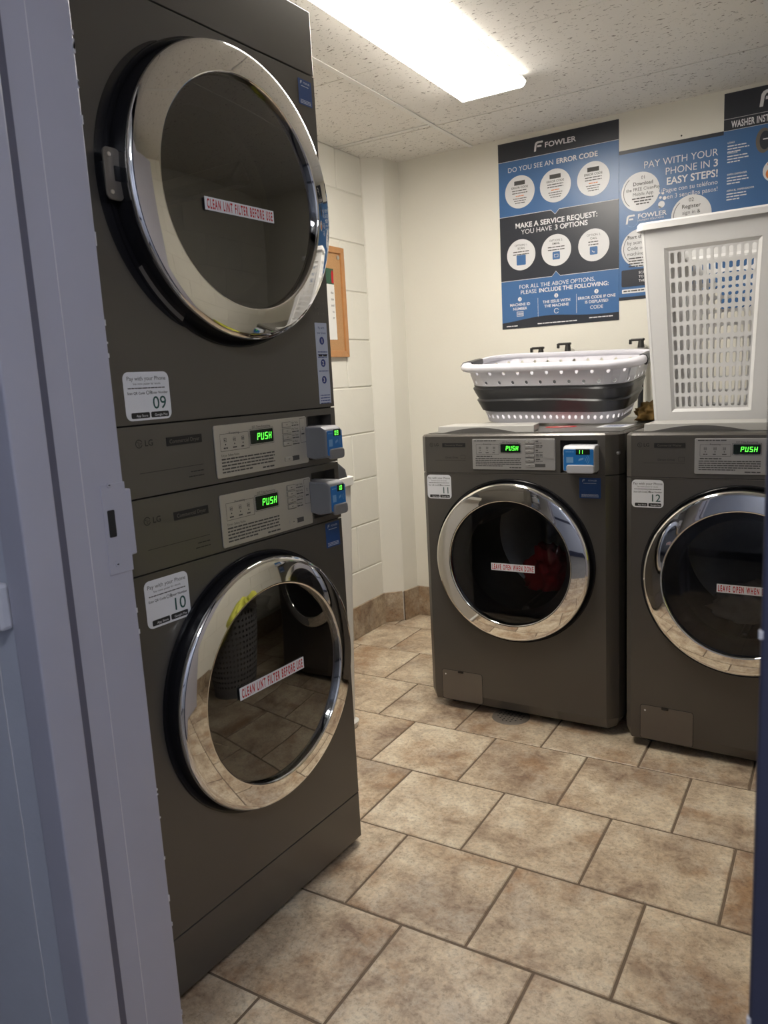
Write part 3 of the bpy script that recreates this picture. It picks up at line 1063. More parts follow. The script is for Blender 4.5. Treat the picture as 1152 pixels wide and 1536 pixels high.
def make_door(root, c, qo, qi, washer, hinge=True):
    """porthole door: black rim, chrome ring, glass, dark boot"""
    d = MB()
    d.lathe([(0.2795, 0.001), (0.2785, 0.006), (0.272, 0.0055), (0.268, 0.002), (0.2645, qo - 0.008), (0.2645, qo - 0.002), (0.240, qo - 0.004)], c, 96)
    door = d.build('door', M_BLACK, root, smooth=True)
    r1 = 0.2675
    ch = MB()
    dq = qi - qo
    prof = [(r1 - 0.003, qo - 0.008), (r1 - 0.0005, qo - 0.005), (r1, qo), (r1 - 0.002, qo + 0.004), (r1 - 0.007, qo + 0.0075)]
    for i in range(1, 9):
        t = i / 8
        prof.append((r1 - 0.007 - t * 0.046, qo + 0.0075 + (dq - 0.0075) * (t * 1.25 - 0.25 * t * t) ))
    prof += [(0.2120, qi + 0.0004), (0.2095, qi - 0.0012), (0.2085, qi - 0.006), (0.2080, qi - 0.016)]
    ch.lathe(prof, c, 128)
    ch.build('chrome_ring', M_CHROME, door, smooth=True, angle=60)
    g = MB()
    gp = [(0.0005, qi - 0.004)]
    for i in range(1, 9):
        r = 0.2082 * i / 8
        gp.append((r, qi - 0.004 - 0.008 * (r / 0.2082) ** 2))
    g.lathe(gp, c, 96)
    g.build('door_glass', M_GLASS_W if washer else M_GLASS_D, door, smooth=True)
    b = MB()
    b.lathe([(0.2075, qi - 0.015), (0.200, qi - 0.028), (0.186, -0.005), (0.176, -0.030), (0.180, -0.050), (0.200, -0.060)], c, 96)
    b.build('door_boot', M_GASKET, door, smooth=True)
    # black pocket between cabinet hole and door
    pk = MB()
    pk.lathe([(0.2790, 0.0), (0.2780, -0.02), (0.262, -0.024), (0.19, -0.045)], c, 96)
    pk.build('door_pocket', M_RUBBER, root, smooth=True)
    dr = MB()
    dr.lathe([(0.200, -0.062), (0.235, -0.085), (0.240, -0.12), (0.240, -0.48), (0.20, -0.50), (0.06, -0.50), (0.0005, -0.47)], c, 72)
    dr.build('drum', M_DRUM, root, smooth=True)
    for k in range(3):
        a = 2 * PI * k / 3 + 0.5
        bf = MB()
        ca, sa = math.cos(a), math.sin(a)
        pts = []
        for y in (0.13, 0.46):
            for r, t in ((0.239, -0.03), (0.19, -0.010), (0.19, 0.010), (0.239, 0.03)):
                pts.append((c[0] + r * ca - t * sa, y, c[1] + r * sa + t * ca))
        bf.add(pts, [(0, 1, 2, 3), (4, 5, 6, 7), (0, 1, 5, 4), (1, 2, 6, 5), (2, 3, 7, 6), (3, 0, 4, 7)])
        bf.build('drum_paddle', M_DRUM, root, bevel=0.008)
    return door


def common_shell(root, main, strip, fascia, recess, c):
    """cabinet pieces: main front with the porthole, plain strip, control fascia with the reader recess"""
    mb = MB()
    section(mb, main[0] + 0.0015, main[1] - 0.0015, front=False)
    front_with_round_hole(mb, FL, W - FR, main[0] + 0.0015, main[1] - 0.0015, c, 0.2792)
    mb.build('cabinet', M_BODY, root, bevel=0.0)
    if strip:
        s = MB()
        section(s, strip[0] + 0.0015, strip[1] - 0.0015)
        s.build('service_strip', M_BODY, root, bevel=0.0015)
    f = MB()
    section(f, fascia[0] + 0.0015, fascia[1] - 0.0015, front=False)
    front_with_rect_hole(f, FL, W - FR, fascia[0] + 0.0015, fascia[1] - 0.0015, recess, 0.03)
    fo = f.build('control_fascia', M_BODY2, root)
    for z in ((main[0], main[1]) + ((strip[0], strip[1]) if strip else ())):
        sl = MB()
        sl.add([(x + (0.006 if x < W / 2 else -0.006), y + 0.006 if y < 0.5 else y - 0.006, z + dz) for dz in (-0.003, 0.003) for x, y in PLAN],
               [tuple(range(8))[::-1], tuple(range(8, 16))] + [(i, (i + 1) % 8, 8 + (i + 1) % 8, 8 + i) for i in range(8)])
        sl.build('seam', M_GAP, root)
    a0, a1, b0, b1 = recess
    rb = MB()
    rb.rect(a0 + 0.001, a1 - 0.001, b0 + 0.001, b1 - 0.001, -0.029)
    rb.build('reader_recess', M_RUBBER, fo)
    return fo


# ---- dryers
TH = 0.0488
dry_loc = (0 - math.sin(TH) * 0.656, 0.686 - math.cos(TH) * 0.656)
DRZ = math.atan2(math.cos(TH), math.sin(TH))


def make_dryer(upper):
    root = empty('stacked_dryer', (*dry_loc, 0), rz=DRZ)
    if upper:
        fas, main, strip = (0.998, 1.1265), (1.1265, 1.845), (1.845, 1.977)
        c, qo, qi = (0.353, 1.541), 0.043, 0.060
        pz, lz = (1.008, 1.112), 1.088
    else:
        strip, main, fas = (0.020, 0.1445), (0.1445, 0.862), (0.862, 0.998)
        c, qo, qi = (0.351, 0.564), 0.031, 0.047
        pz, lz = (0.8685, 0.975), 0.950
    rec = (0.553, 0.640, fas[0] + 0.014, fas[1] - 0.016)
    fo = common_shell(root, main, strip, fas, rec, c)
    make_door(root, c, qo, qi, False)
    # hinge bracket on the near side of the door
    if upper:
        hb = MB()
        hq = 0.018
        hb.plate(rrect(0.058, 0.092, c[1] - 0.046, c[1] + 0.036, 0.010), hq, hq + 0.004)
        hbo = hb.build('hinge_bracket', M_FLAP, root, bevel=0.0015)
        for dz in (0.024, -0.034):
            MB().plate(disc(0.068, c[1] + dz, 0.0035, 12), hq + 0.004, hq + 0.006).build('screw', M_STEEL, hbo)
        MB().plate(rrect(0.076, 0.088, c[1] - 0.016, c[1] + 0.008, 0.002), hq + 0.003, hq + 0.0045).build('bracket_slot', M_BLACK, hbo)
        MB().plate(rrect(0.070, 0.096, c[1] - 0.030, c[1] + 0.020, 0.004), 0.0, hq).build('bracket_post', M_BLACK, hbo)
    if upper:
        cs = MB()
        for k in range(40):
            a0, a1 = math.radians(120 + k * 3.0), math.radians(120 + (k + 1) * 3.0)
            R0 = lambda a: 0.278
            R1 = lambda a: 0.2805 + 0.017 * max(0.0, math.sin((a - math.radians(120)) / math.radians(120) * PI)) ** 0.7
            cs.flat([(c[0] + R0(a0) * math.cos(a0), c[1] + R0(a0) * math.sin(a0)), (c[0] + R1(a0) * math.cos(a0), c[1] + R1(a0) * math.sin(a0)),
                     (c[0] + R1(a1) * math.cos(a1), c[1] + R1(a1) * math.sin(a1)), (c[0] + R0(a1) * math.cos(a1), c[1] + R0(a1) * math.sin(a1))], 0.0008)
        cs.build('hinge_surround', M_BLACK, root)
    control_plate(root, 0.262, 0.545, pz[0], pz[1], False)
    lg = MB()
    logo(lg, 0.077, lz, 0.0125, 0.0005)
    lg.build('logo_lettering', M_INK, fo)
    npl = MB().plate(rrect(0.146, 0.232, lz - 0.004, lz + 0.012, 0.001), 0, 0.0008).build('name_plate', M_INK, fo)
    MB().text('Commercial Dryer', 0.189, lz + 0.0005, 0.0072, 0.0012, 'C', squeeze=0.92).build('lettering', M_FLAP, npl)
    gl = Ink()
    gl.rect(0.080, 0.230, lz - 0.0465, lz - 0.0455, 0.0004)
    gl.lines(0.198, 0.230, lz - 0.058, 0.002, 0.0004)
    gl.lines(0.192, 0.230, lz - 0.067, 0.002, 0.0004)
    gl.build('fascia_print', M_INK, fo)
    num = '09' if upper else '10'
    if upper:
        number_sticker(root, num, 0.065, 0.165, 1.1345, 1.2185)
        card_reader(root, 0.540, 0.600, 1.020, 1.084, 0.060, num, False)
        warning_strip(root, 'CLEAN LINT FILTER BEFORE USE', 0.238, 0.422, 1.499, 1.522, qi - 0.003)
        blue_tag(root, 0.600, 0.645, 1.778, 1.830)
        s = MB().plate(rrect(0.602, 0.645, 1.136, 1.318, 0.001), 0, 0.0006).build('steps_sticker', M_PALEBLUE, root)
        tag(s, 'tall pale sticker with steps 1 2 3')
        i = Ink()
        cx = 0.6235
        i.text('Pay with', cx, 1.304, 0.006, 0.001, 'C', squeeze=0.8)
        i.text('your phone', cx, 1.293, 0.006, 0.001, 'C', squeeze=0.8)
        for z, n in ((1.270, 3), (1.209, 1), (1.172, 4)):
            for k in range(n):
                i.lines(0.606, 0.641, z - 0.018 - k * 0.006 if n > 1 else z, 0.002, 0.001)
        for z in (1.278, 1.228, 1.190):
            MB().flat(disc(cx, z, 0.0088, 20), 0.001).build('step_bullet', M_NAVYINK, s)
        i.build('lettering', M_NAVYINK, s)
        wn = Ink()
        for z, t in ((1.278, '1'), (1.228, '2'), (1.190, '3')):
            wn.text(t, cx - 0.001, z - 0.0045, 0.009, 0.0013, 'C', 0.015)
        wn.build('step_digits', M_WHITEINK, s)
        for xb in (0.608, 0.625):
            MB().rect(xb, xb + 0.014, 1.243, 1.248, 0.001).build('store_badge', M_INK, s)
        # small silver rating label tucked beside the door rim
        rl = MB()
        for k in range(10):
            a0, a1 = math.radians(212 + k * 2.6), math.radians(212 + (k + 1) * 2.6)
            rl.flat([(c[0] + 0.262 * math.cos(a0), c[1] + 0.262 * math.sin(a0)), (c[0] + 0.276 * math.cos(a0), c[1] + 0.276 * math.sin(a0)),
                     (c[0] + 0.276 * math.cos(a1), c[1] + 0.276 * math.sin(a1)), (c[0] + 0.262 * math.cos(a1), c[1] + 0.262 * math.sin(a1))], 0.0062)
        rl.build('rating_label', M_FLAP, root)
        MB().box(0.004, W - 0.004, 0.02, DEP - 0.004, 1.976, 1.979).build('top_panel', M_BODY, root)
        # rounded vent dimples near the lower far corner
        vd = MB()
        for a in range(4):
            for b in range(3):
                vd.plate(disc(0.608 + a * 0.010, 1.338 + b * 0.012, 0.0022, 8), 0.0, 0.0006)
        tag(vd.build('vent_dimples', M_BODY2, root), kind='stuff')
        tag(root, 'upper graphite dryer of the stack, white sticker reading 09 below its porthole', 'dryer', 'stacked dryers')
    else:
        number_sticker(root, num, 0.062, 0.164, 0.7600, 0.8485)
        card_reader(root, 0.541, 0.600, 0.894, 0.960, 0.060, num, False)
        warning_strip(root, 'CLEAN LINT FILTER BEFORE USE', 0.229, 0.428, 0.568, 0.594, qi - 0.003)
        blue_tag(root, 0.592, 0.645, 0.798, 0.857)
        MB().box(0.03, W - 0.03, 0.03, DEP - 0.02, 0.0, 0.022).build('plinth', M_RUBBER, root)
        tag(root, 'lower graphite dryer of the stack standing on the floor, sticker reading 10', 'dryer', 'stacked dryers')
    return root


make_dryer(False)
make_dryer(True)


# ---- washers
def make_washer(loc, rz, num):
    root = empty('front_load_washer', (*loc, 0), rz=rz)
    fas, main = (0.858, 0.988), (0.026, 0.858)
    c, qo, qi = (0.331, 0.563), 0.026, 0.042
    rec = (0.500, 0.618, 0.864, 0.967)
    # the main section has cut lower corners
    mb = MB()
    section(mb, 0.060, main[1] - 0.0015, front=False)
    front_with_round_hole(mb, FL, W - FR, 0.060, main[1] - 0.0015, c, 0.2792)
    n = len(PLAN)
    lo = []
    for x, y in PLAN:
        xx = min(max(x, 0.022), W - 0.022)
        lo.append((xx, y + (0.012 if y < 0.1 else 0), main[0]))
    mid = [(x, y, 0.060) for x, y in PLAN]
    mb.add(lo + mid, [(i, (i + 1) % n, n + (i + 1) % n, n + i) for i in range(n)] + [tuple(range(n))])
    mb.build('cabinet', M_BODY, root)
    f = MB()
    section(f, fas[0] + 0.0015, fas[1] - 0.006, front=False)
    front_with_rect_hole(f, FL, W - FR, fas[0] + 0.0015, fas[1] - 0.006, rec, 0.03)
    top = [(x + (0.004 if x < W / 2 else -0.004), y + (0.006 if y < 0.1 else -0.004), fas[1]) for x, y in PLAN]
    hi = [(x, y, fas[1] - 0.006) for x, y in PLAN]
    f.add(hi + top, [(i, (i + 1) % n, n + (i + 1) % n, n + i) for i in range(n)] + [tuple(range(n, 2 * n))])
    fo = f.build('control_fascia', M_BODY2, root)
    MB().rect(rec[0] + 0.001, rec[1] - 0.001, rec[2] + 0.001, rec[3] - 0.001, -0.029).build('reader_recess', M_RUBBER, fo)
    sl = MB()
    sl.add([(x + (0.006 if x < W / 2 else -0.006), y + 0.006 if y < 0.5 else y - 0.006, main[1] + dz) for dz in (-0.003, 0.003) for x, y in PLAN],
           [tuple(range(8))[::-1], tuple(range(8, 16))] + [(i, (i + 1) % 8, 8 + (i + 1) % 8, 8 + i) for i in range(8)])
    sl.build('seam', M_GAP, root)
    MB().plate([(FL, 0.8565), (W - FR, 0.8565), (W - FR, 0.8580), (FL, 0.8580)], 0.0, 0.0006).build('seam_trim', M_FLAP, root)
    MB().box(0.012, W - 0.012, 0.05, DEP - 0.01, 0.9875, 0.990).build('top_panel', M_TOP, root)
    for fx in (0.07, W - 0.07):
        for fy in (0.08, DEP - 0.08):
            ft = MB()
            ft.zlathe([(0.0005, 0.0), (0.022, 0.0), (0.024, 0.006), (0.012, 0.010), (0.010, 0.030)], (fx, fy), 20)
            ft.build('foot', M_RUBBER, root, smooth=True)
    MB().box(0.05, W - 0.05, 0.05, DEP - 0.03, 0.012, 0.030).build('plinth', M_RUBBER, root)
    make_door(root, c, qo, qi, True)
    control_plate(root, 0.200, 0.485, 0.872, 0.973, True)
    lg = MB()
    logo(lg, 0.040, 0.949, 0.011, 0.0005)
    lg.build('logo_lettering', M_INK, fo)
    npl = MB().plate(rrect(0.088, 0.174, 0.946, 0.960, 0.001), 0, 0.0008).build('name_plate', M_INK, fo)
    MB().text('Commercial Washer', 0.131, 0.9502, 0.0062, 0.0012, 'C', squeeze=0.9).build('lettering', M_FLAP, npl)
    dd = Ink()
    dd.text('Direct Drive', 0.122, 0.908, 0.0065, 0.0004, 'C')
    dd.outline(0.156, 0.173, 0.907, 0.919, 0.0007, 0.0004)
    dd.rect(0.058, 0.174, 0.9013, 0.9021, 0.0004)
    dd.build('fascia_print', M_INK, fo)
    for sx in (0.012, W - 0.012):
        sc = MB()
        sc.lathe([(0.0005, -0.017), (0.004, -0.018), (0.0055, -0.022), (0.0055, -0.034)], (sx, 0.925), 16)
        sc.build('screw', M_STEEL, root, smooth=True)
    number_sticker(root, num, 0.024, 0.116, 0.768, 0.851)
    flap = MB().plate(rrect(0.052, 0.207, 0.034, 0.1445, 0.008), -0.001, 0.0012).build('drain_flap', M_FLAP, root, bevel=0.0006)
    fg = MB()
    outer, inner = rrect(0.0505, 0.2085, 0.0325, 0.146, 0.009), rrect(0.0522, 0.2068, 0.0342, 0.1443, 0.008)
    k = len(outer)
    fg.add([(a, -0.0005, b) for a, b in outer] + [(a, -0.0005, b) for a, b in inner], [(i, (i + 1) % k, k + (i + 1) % k, k + i) for i in range(k)])
    fg.build('flap_gap', M_GAP, flap)
    MB().plate(rrect(0.115, 0.136, 0.138, 0.1455, 0.002), 0.001, 0.0022).build('flap_latch', M_BLACK, flap)
    MB().flat(disc(0.066, 0.128, 0.003, 12), 0.0018).build('flap_mark', M_WHITEINK, flap)
    # pale raised plate, coloured as the wall's reflection on the glossy top
    lid = MB()  # plate standing in for the wall's reflection on the washer top
    pts = [(0.045, 0.060)]
    for i in range(13):
        t = i / 12
        pts.append((0.045 + 0.30 * t, 0.060 + 0.060 * math.sin(PI * t)))
    pts += [(0.395, 0.115), (0.395, 0.19), (0.045, 0.19)]
    lid.prism([(0.045, 0.055), (0.395, 0.055), (0.365, 0.19), (0.045, 0.19)], lambda a, b: (a, b, 0.989), lambda a, b: (a, b + 0.004, 1.012))
    sheen_o = lid.build('top_reflection_plate', M_TOPSHEEN, root, bevel=0.002)
    arch = [(0.065 + 0.27 * k / 14, 0.990 + 0.017 * math.sin(PI * k / 14)) for k in range(15)]
    MB().plate(arch, -0.058, -0.053).build('front_hump', M_TOP, sheen_o, bevel=0.001)
    if num == '11':
        card_reader(root, 0.524, 0.622, 0.876, 0.950, 0.050, num, True)
        blue_tag(root, 0.560, 0.627, 0.786, 0.850)
    else:
        card_reader(root, 0.524, 0.622, 0.876, 0.950, 0.050, num, True)
        blue_tag(root, 0.560, 0.627, 0.786, 0.850)
    warning_strip(root, 'LEAVE OPEN WHEN DONE', 0.2715, 0.4225, 0.540, 0.5645, qi - 0.003)
    return root, c


FL, FR = 0.022, 0.045
PLAN = make_plan(FL, FR)
w11, wc = make_washer((-0.2304, 1.5295), 0.0, '11')
tag(w11, 'graphite front load washer with sticker reading 11, under the collapsible basket', 'washer', 'front load washers')
st = MB().add([(0.42 + 0.055 * math.cos(2 * PI * i / 28), 0.26 + 0.045 * math.sin(2 * PI * i / 28), 0.9906) for i in range(28)], [tuple(range(28))])
st.build('red_sticker', M_REDINK, w11)
rs = MB()
for k in range(4):
    rs.add([(0.385 + a, 0.238 + k * 0.012 + b, 0.9909) for a, b in ((0, 0), (0.07, 0), (0.07, 0.004), (0, 0.004))], [(0, 1, 2, 3)])
rs.build('red_sticker_print', M_WHITEINK, w11)
MB().add([(0.555, 0.20, 0.9906), (0.655, 0.20, 0.9906), (0.655, 0.33, 0.9906), (0.555, 0.33, 0.9906)], [(0, 1, 2, 3)]).build('top_sticker', M_WHITE, w11)
tp = MB()
for k in range(5):
    tp.add([(0.575 + a, 0.225 + k * 0.018 + b, 0.9909) for a, b in ((0, 0), (0.06, 0), (0.06, 0.008), (0, 0.008))], [(0, 1, 2, 3)])
tp.build('top_sticker_print', M_NAVYINK, w11)

w12, _ = make_washer((0.4715, 1.506), -0.030, '12')
tag(w12, 'graphite front load washer with sticker reading 12, under the tall white hamper', 'washer', 'front load washers')

# laundry inside the drums
cl = crumple('red_garment', M_RED, None, (-0.2304 + 0.395, 1.5295 + 0.20, 0.475), (0.085, 0.10, 0.105), 3.3, 0.4)
tag(cl, 'red garment lying in the drum of the washer under the collapsible basket', 'clothing')
cl = crumple('white_laundry', M_LINEN, None, (0.4715 + 0.36, 1.506 + 0.19, 0.435), (0.13, 0.09, 0.075), 8.1, 0.4)
tag(cl, 'pale crumpled laundry lying in the drum of the washer under the hamper', 'clothing')

# ------------------------------------------------------------------ posters
def poster(name, x0, z0, w, h, y, label, m=M_PBLUE):
    r = empty(name, (x0, y, z0))
    MB().box(0, w, -0.0012, 0, 0, h).build('sheet', m, r)
    tag(r, label, 'poster')
    return r


PQ = 0.0016
PW, PH = 0.512, 0.774
p1 = poster('service_poster', -0.294, 1.376, PW, PH, YB - 0.0005, 'blue and charcoal error code poster above the collapsible basket')
MB().rect(0, PW, PH * 0.902, PH, PQ).build('header_band', M_PDARK, p1)
b = MB()
b.flat([(0, PH * 0.264), (PW * 0.455, PH * 0.264), (PW * 0.485, PH * 0.290), (PW * 0.515, PH * 0.264), (PW, PH * 0.264), (PW, PH * 0.612),
        (PW * 0.52, PH * 0.612), (PW * 0.485, PH * 0.588), (PW * 0.45, PH * 0.612), (0, PH * 0.612)], PQ)
b.build('middle_band', M_PDARK, p1)
b = MB()
pts = [(0, 0), (PW, 0)] + [(PW * (1 - i / 16), PH * (0.032 + 0.022 * math.sin(PI * (0.15 + 0.9 * (1 - i / 16))) ** 3 + 0.010 * (1 - i / 16))) for i in range(17)]
b.flat(pts, PQ)
b.build('footer_band', M_PDARK, p1)
MB().rect(0, PW, PH * 0.902 - 0.0008, PH * 0.902 + 0.0008, PQ + 0.0003).build('rule_line', M_WHITEINK, p1)
for z in (0.612, 0.264):
    dz = 0.026 if z < 0.5 else -0.024
    pl = [(0, z), (0.45, z), (0.485, z + dz), (0.52, z), (1, z)]
    r_ = MB()
    for (a, za), (b_, zb) in zip(pl, pl[1:]):
        r_.flat([(PW * a, PH * za - 0.0009), (PW * b_, PH * zb - 0.0009), (PW * b_, PH * zb + 0.0009), (PW * a, PH * za + 0.0009)], PQ + 0.0003)
    r_.build('rule_line', M_WHITEINK, p1)
for x in (0.325, 0.655):
    MB().rect(PW * x - 0.0006, PW * x + 0.0006, PH * 0.055, PH * 0.157, PQ + 0.0003).build('rule_line', M_WHITEINK, p1)
for z in (0.734, 0.400):
    for x in (0.185, 0.49, 0.80):
        MB().flat(disc(PW * x, PH * z, 0.0665 if z > 0.6 else 0.0645), PQ + 0.0006).build('white_disc', M_PWHITE, p1)
wt = Ink()
q = PQ + 0.0006
fmark(wt, PW * 0.315, PH * 0.926, 0.038, q)
wt.text('FOWLER', PW * 0.535, PH * 0.937, 0.0205, q, 'C', 0.016, squeeze=1.15)
wt.text('DO YOU SEE AN', PW * 0.475, PH * 0.843, 0.0195, q, 'R', -0.002, squeeze=0.98)
wt.text('ERROR CODE', PW * 0.50, PH * 0.843, 0.0195, q, 'L', 0.022)
wt.text('?', PW * 0.785, PH * 0.843, 0.0195, q, 'L')
wt.text('MAKE A SERVICE REQUEST:', PW * 0.485, PH * 0.543, 0.0205, q, 'C', 0.022)
wt.text('YOU HAVE', PW * 0.455, PH * 0.508, 0.0195, q, 'R', -0.002)
wt.text('3 OPTIONS', PW * 0.48, PH * 0.508, 0.0195, q, 'L', 0.022)
wt.text('FOR ALL THE ABOVE OPTIONS,', PW * 0.485, PH * 0.216, 0.0165, q, 'C', 0.0)
wt.text('PLEASE', PW * 0.315, PH * 0.186, 0.0165, q, 'R', 0.0)
wt.text('INCLUDE THE FOLLOWING:', PW * 0.335, PH * 0.186, 0.0165, q, 'L', 0.022)
for x, rows in ((0.165, ('MACHINE ID', 'NUMBER')), (0.485, ('THE ISSUE WITH', 'THE MACHINE')), (0.82, ('ERROR CODE IF ONE', 'IS DISPLAYED'))):
    for k, t in enumerate(rows):
        wt.text(t, PW * x, PH * (0.124 - 0.023 * k), 0.0115, q, 'C', 0.018)
wt.text('CODE', PW * 0.82, PH * 0.070, 0.0140, q, 'C', 0.0)
for x in (0.165, 0.485, 0.82):
    MB().flat(disc(PW * x, PH * 0.160, 0.0088, 20), q).build('bullet', M_WHITEINK, p1)
ring(wt, PW * 0.485, PH * 0.078, 0.0085, 0.0108, q, 20, 330, 20)
wt.outline(PW * 0.135, PW * 0.195, PH * 0.066, PH * 0.092, 0.0018, q)
for k in range(6):
    wt.rect(PW * (0.143 + 0.008 * k), PW * (0.147 + 0.008 * k), PH * 0.072, PH * 0.086, q)
wt.lines(PW * 0.04, PW * 0.14, PH * 0.012, 0.004, q)
wt.lines(PW * 0.32, PW * 0.66, PH * 0.014, 0.004, q)
wt.lines(PW * 0.76, PW * 0.96, PH * 0.022, 0.004, q)
wt.build('white_lettering', M_WHITEINK, p1)
nt_ = Ink()
for x, t in ((0.165, '1'), (0.485, '2'), (0.82, '3')):
    nt_.text(t, PW * x, PH * 0.160 - 0.0045, 0.009, q + 0.0004, 'C', 0.012)
nt_.build('bullet_digits', M_PBLUE, p1)
it = Ink()
orr = Ink()
q = PQ + 0.001
for i, x in enumerate((0.185, 0.49, 0.80)):
    cz = PH * 0.734
    it.rect(PW * x - 0.024, PW * x + 0.024, cz + 0.028, cz + 0.045, q)
    it.text('ERROR CODE', PW * x, cz + 0.014, 0.0085, q, 'C', 0.010)
    for k in range(2):
        it.lines(PW * x - 0.034, PW * x + 0.034, cz + 0.004 - 0.010 * k, 0.0035, q)
    orr.lines(PW * x - 0.018, PW * x + 0.018, cz - 0.018, 0.0035, q)
    for k in range(3):
        it.lines(PW * x - 0.030 + 0.004 * k, PW * x + 0.030 - 0.004 * k, cz - 0.028 - 0.009 * k, 0.003, q)
    cz = PH * 0.400
    it.text(('OPTION 1.', 'OPTION 2.', 'OPTION 3.')[i], PW * x, cz + 0.036, 0.0085, q, 'C')
    it.text(('SCAN', 'EMAIL', 'CALL')[i], PW * x, cz + 0.023, 0.0085, q, 'C', 0.012)
    for k in range(2):
        it.lines(PW * x - 0.036 + (0.014 if i == 2 else 0), PW * x + 0.036 - (0.014 if i == 2 else 0), cz + 0.011 - 0.011 * k, 0.0038, q)
it.build('dark_lettering', M_INKG, p1)
orr.build('orange_lettering', M_ORANGE, p1)
for i, x in enumerate((0.185, 0.49, 0.80)):
    s_ = 0.016 if i else 0.021
    MB().flat(rrect(PW * x - s_, PW * x + s_, PH * 0.400 - 0.022 - s_, PH * 0.400 - 0.022 + s_, 0.004), q).build('blue_icon', M_PBLUE, p1)
ic = Ink()
ic.outline(PW * 0.49 - 0.009, PW * 0.49 + 0.009, PH * 0.400 - 0.029, PH * 0.400 - 0.016, 0.0015, q + 0.0004)
ring(ic, PW * 0.80 + 0.002, PH * 0.400 - 0.020, 0.007, 0.0095, q + 0.0004, 190, 290, 10)
ic.build('icon_print', M_PWHITE, p1)

# phone payment poster
QW, QH = 0.386, 0.576
p2 = poster('payment_poster', 0.2185, 1.452, QW, QH, YB - 0.0005, 'blue pay with your phone poster partly behind the white hamper')
MB().rect(0, QW, QH - 0.014, QH, PQ).build('edge_band', M_PDARK, p2)
MB().rect(0, QW, 0, 0.012, PQ).build('edge_band', M_PDARK, p2)
for x, z, r in ((0.205, 0.715, 0.0735), (0.70, 0.515, 0.0735), (0.205, 0.345, 0.0735)):
    MB().flat(disc(QW * x + 0.004, QH * z, r), PQ + 0.0003).build('white_disc', M_PWHITE, p2)
q = PQ + 0.0006
wt = Ink()
wt.text('PAY WITH YOUR', QW * 0.95, QH * 0.860, 0.026, q, 'R', -0.006, squeeze=0.95)
wt.text('PHONE IN', QW * 0.875, QH * 0.795, 0.026, q, 'R', -0.006, squeeze=0.95)
wt.text('3', QW * 0.95, QH * 0.795, 0.026, q, 'R', 0.018)
wt.text('EASY STEPS!', QW * 0.95, QH * 0.730, 0.026, q, 'R', 0.018, squeeze=0.95)
wt.text('\u00a1Pague con su tel\u00e9fono', QW * 0.95, QH * 0.683, 0.0165, q, 'R', -0.004, squeeze=0.95)
wt.text('en 3 sencillos pasos!', QW * 0.95, QH * 0.640, 0.0165, q, 'R', -0.004, squeeze=0.95)
fmark(wt, QW * 0.07, QH * 0.512, 0.034, q)
er = MB()
ring(er, QW * 0.135, QH * 0.530, 0.022, 0.0235, q - 0.0002, 230, 400, 24)
er.build('emblem_ring', M_READPALE, p2)
wt.text('FOWLER', QW * 0.19, QH * 0.540, 0.0175, q, 'L', 0.014, squeeze=1.12)
wt.text('LAUNDRY SOLUTIONS', QW * 0.19, QH * 0.522, 0.0065, q, 'L', 0.0, squeeze=1.05)
for x, z, r in ((0.425, 0.610, 0.0125), (0.455, 0.648, 0.007), (0.415, 0.655, 0.005), (0.44, 0.680, 0.0045), (0.405, 0.685, 0.003)):
    MB().flat(disc(QW * x, QH * z, r, 20), q).build('bubble', M_WHITEINK, p2)
wt.flat([(QW * 0.40, QH * 0.585), (QW * 0.425, QH * 0.592), (QW * 0.40, QH * 0.605)], q)
MB().flat(rrect(0.012, 0.17, 0.026, 0.042, 0.003), q).build('address_pill', M_WHITEINK, p2)
wt.build('white_lettering', M_WHITEINK, p2)
it = Ink()
q2 = q + 0.0003
X1 = QW * 0.205 + 0.006
for z, t, s_, bd in ((0.795, '01', 0.0125, 0.0), (0.757, 'Download', 0.0135, 0.012), (0.722, 'the FREE CleanPay', 0.0125, -0.003), (0.690, 'Mobile App', 0.0125, -0.003)):
    it.text(t, X1 + 0.008, QH * z, s_, q2, 'C', bd, squeeze=0.95)
for k in range(3):
    it.lines(X1 - 0.034 + 0.008 * k, X1 + 0.048 - 0.008 * k, QH * (0.668 - 0.018 * k), 0.0045, q2)
X2 = QW * 0.70
for z, t, s_, bd in ((0.600, '02', 0.0135, 0.0), (0.560, 'Register', 0.0145, 0.012), (0.522, 'sign in &', 0.0135, -0.003), (0.486, 'add value', 0.0135, -0.003)):
    it.text(t, X2 + 0.004, QH * z, s_, q2, 'C', bd)
for z, t, bd in ((0.410, 'Start the', 0.012), (0.372, 'by scan', -0.003), (0.335, 'Code or', -0.003), (0.298, 'machine', -0.003)):
    it.text(t, QW * 0.085, QH * z, 0.0135, q2, 'L', bd)
for k in range(4):
    it.lines(QW * 0.10, QW * 0.30, QH * (0.275 - 0.018 * k), 0.0045, q2)
for cx, cz in ((QW * 0.205 + 0.004, QH * 0.715), (QW * 0.205 + 0.004, QH * 0.345), (QW * 0.70 + 0.004, QH * 0.515)):
    ring(it, cx, cz, 0.0635, 0.0655, q2, 130, 230, 20)
it.lines(0.018, 0.10, 0.032, 0.005, q2)
it.build('dark_lettering', M_NAVYINK if False else M_INKG, p2)
MB().flat(rrect(0.010, 0.20, 0.052, 0.118, 0.006), q).build('scan_badge', M_PDARK, p2)
bt = Ink()
for z, t in ((0.099, 'SCAN'), (0.083, 'TO DO'), (0.067, 'THE')):
    bt.text(t, 0.078, z, 0.0095, q2, 'L', 0.016)
bt.build('badge_lettering', M_WHITEINK, p2)
MB().plate(disc(QW * 0.61, QH + 0.014, 0.003, 10), 0.0, 0.002).build('tack', M_INK, p2)

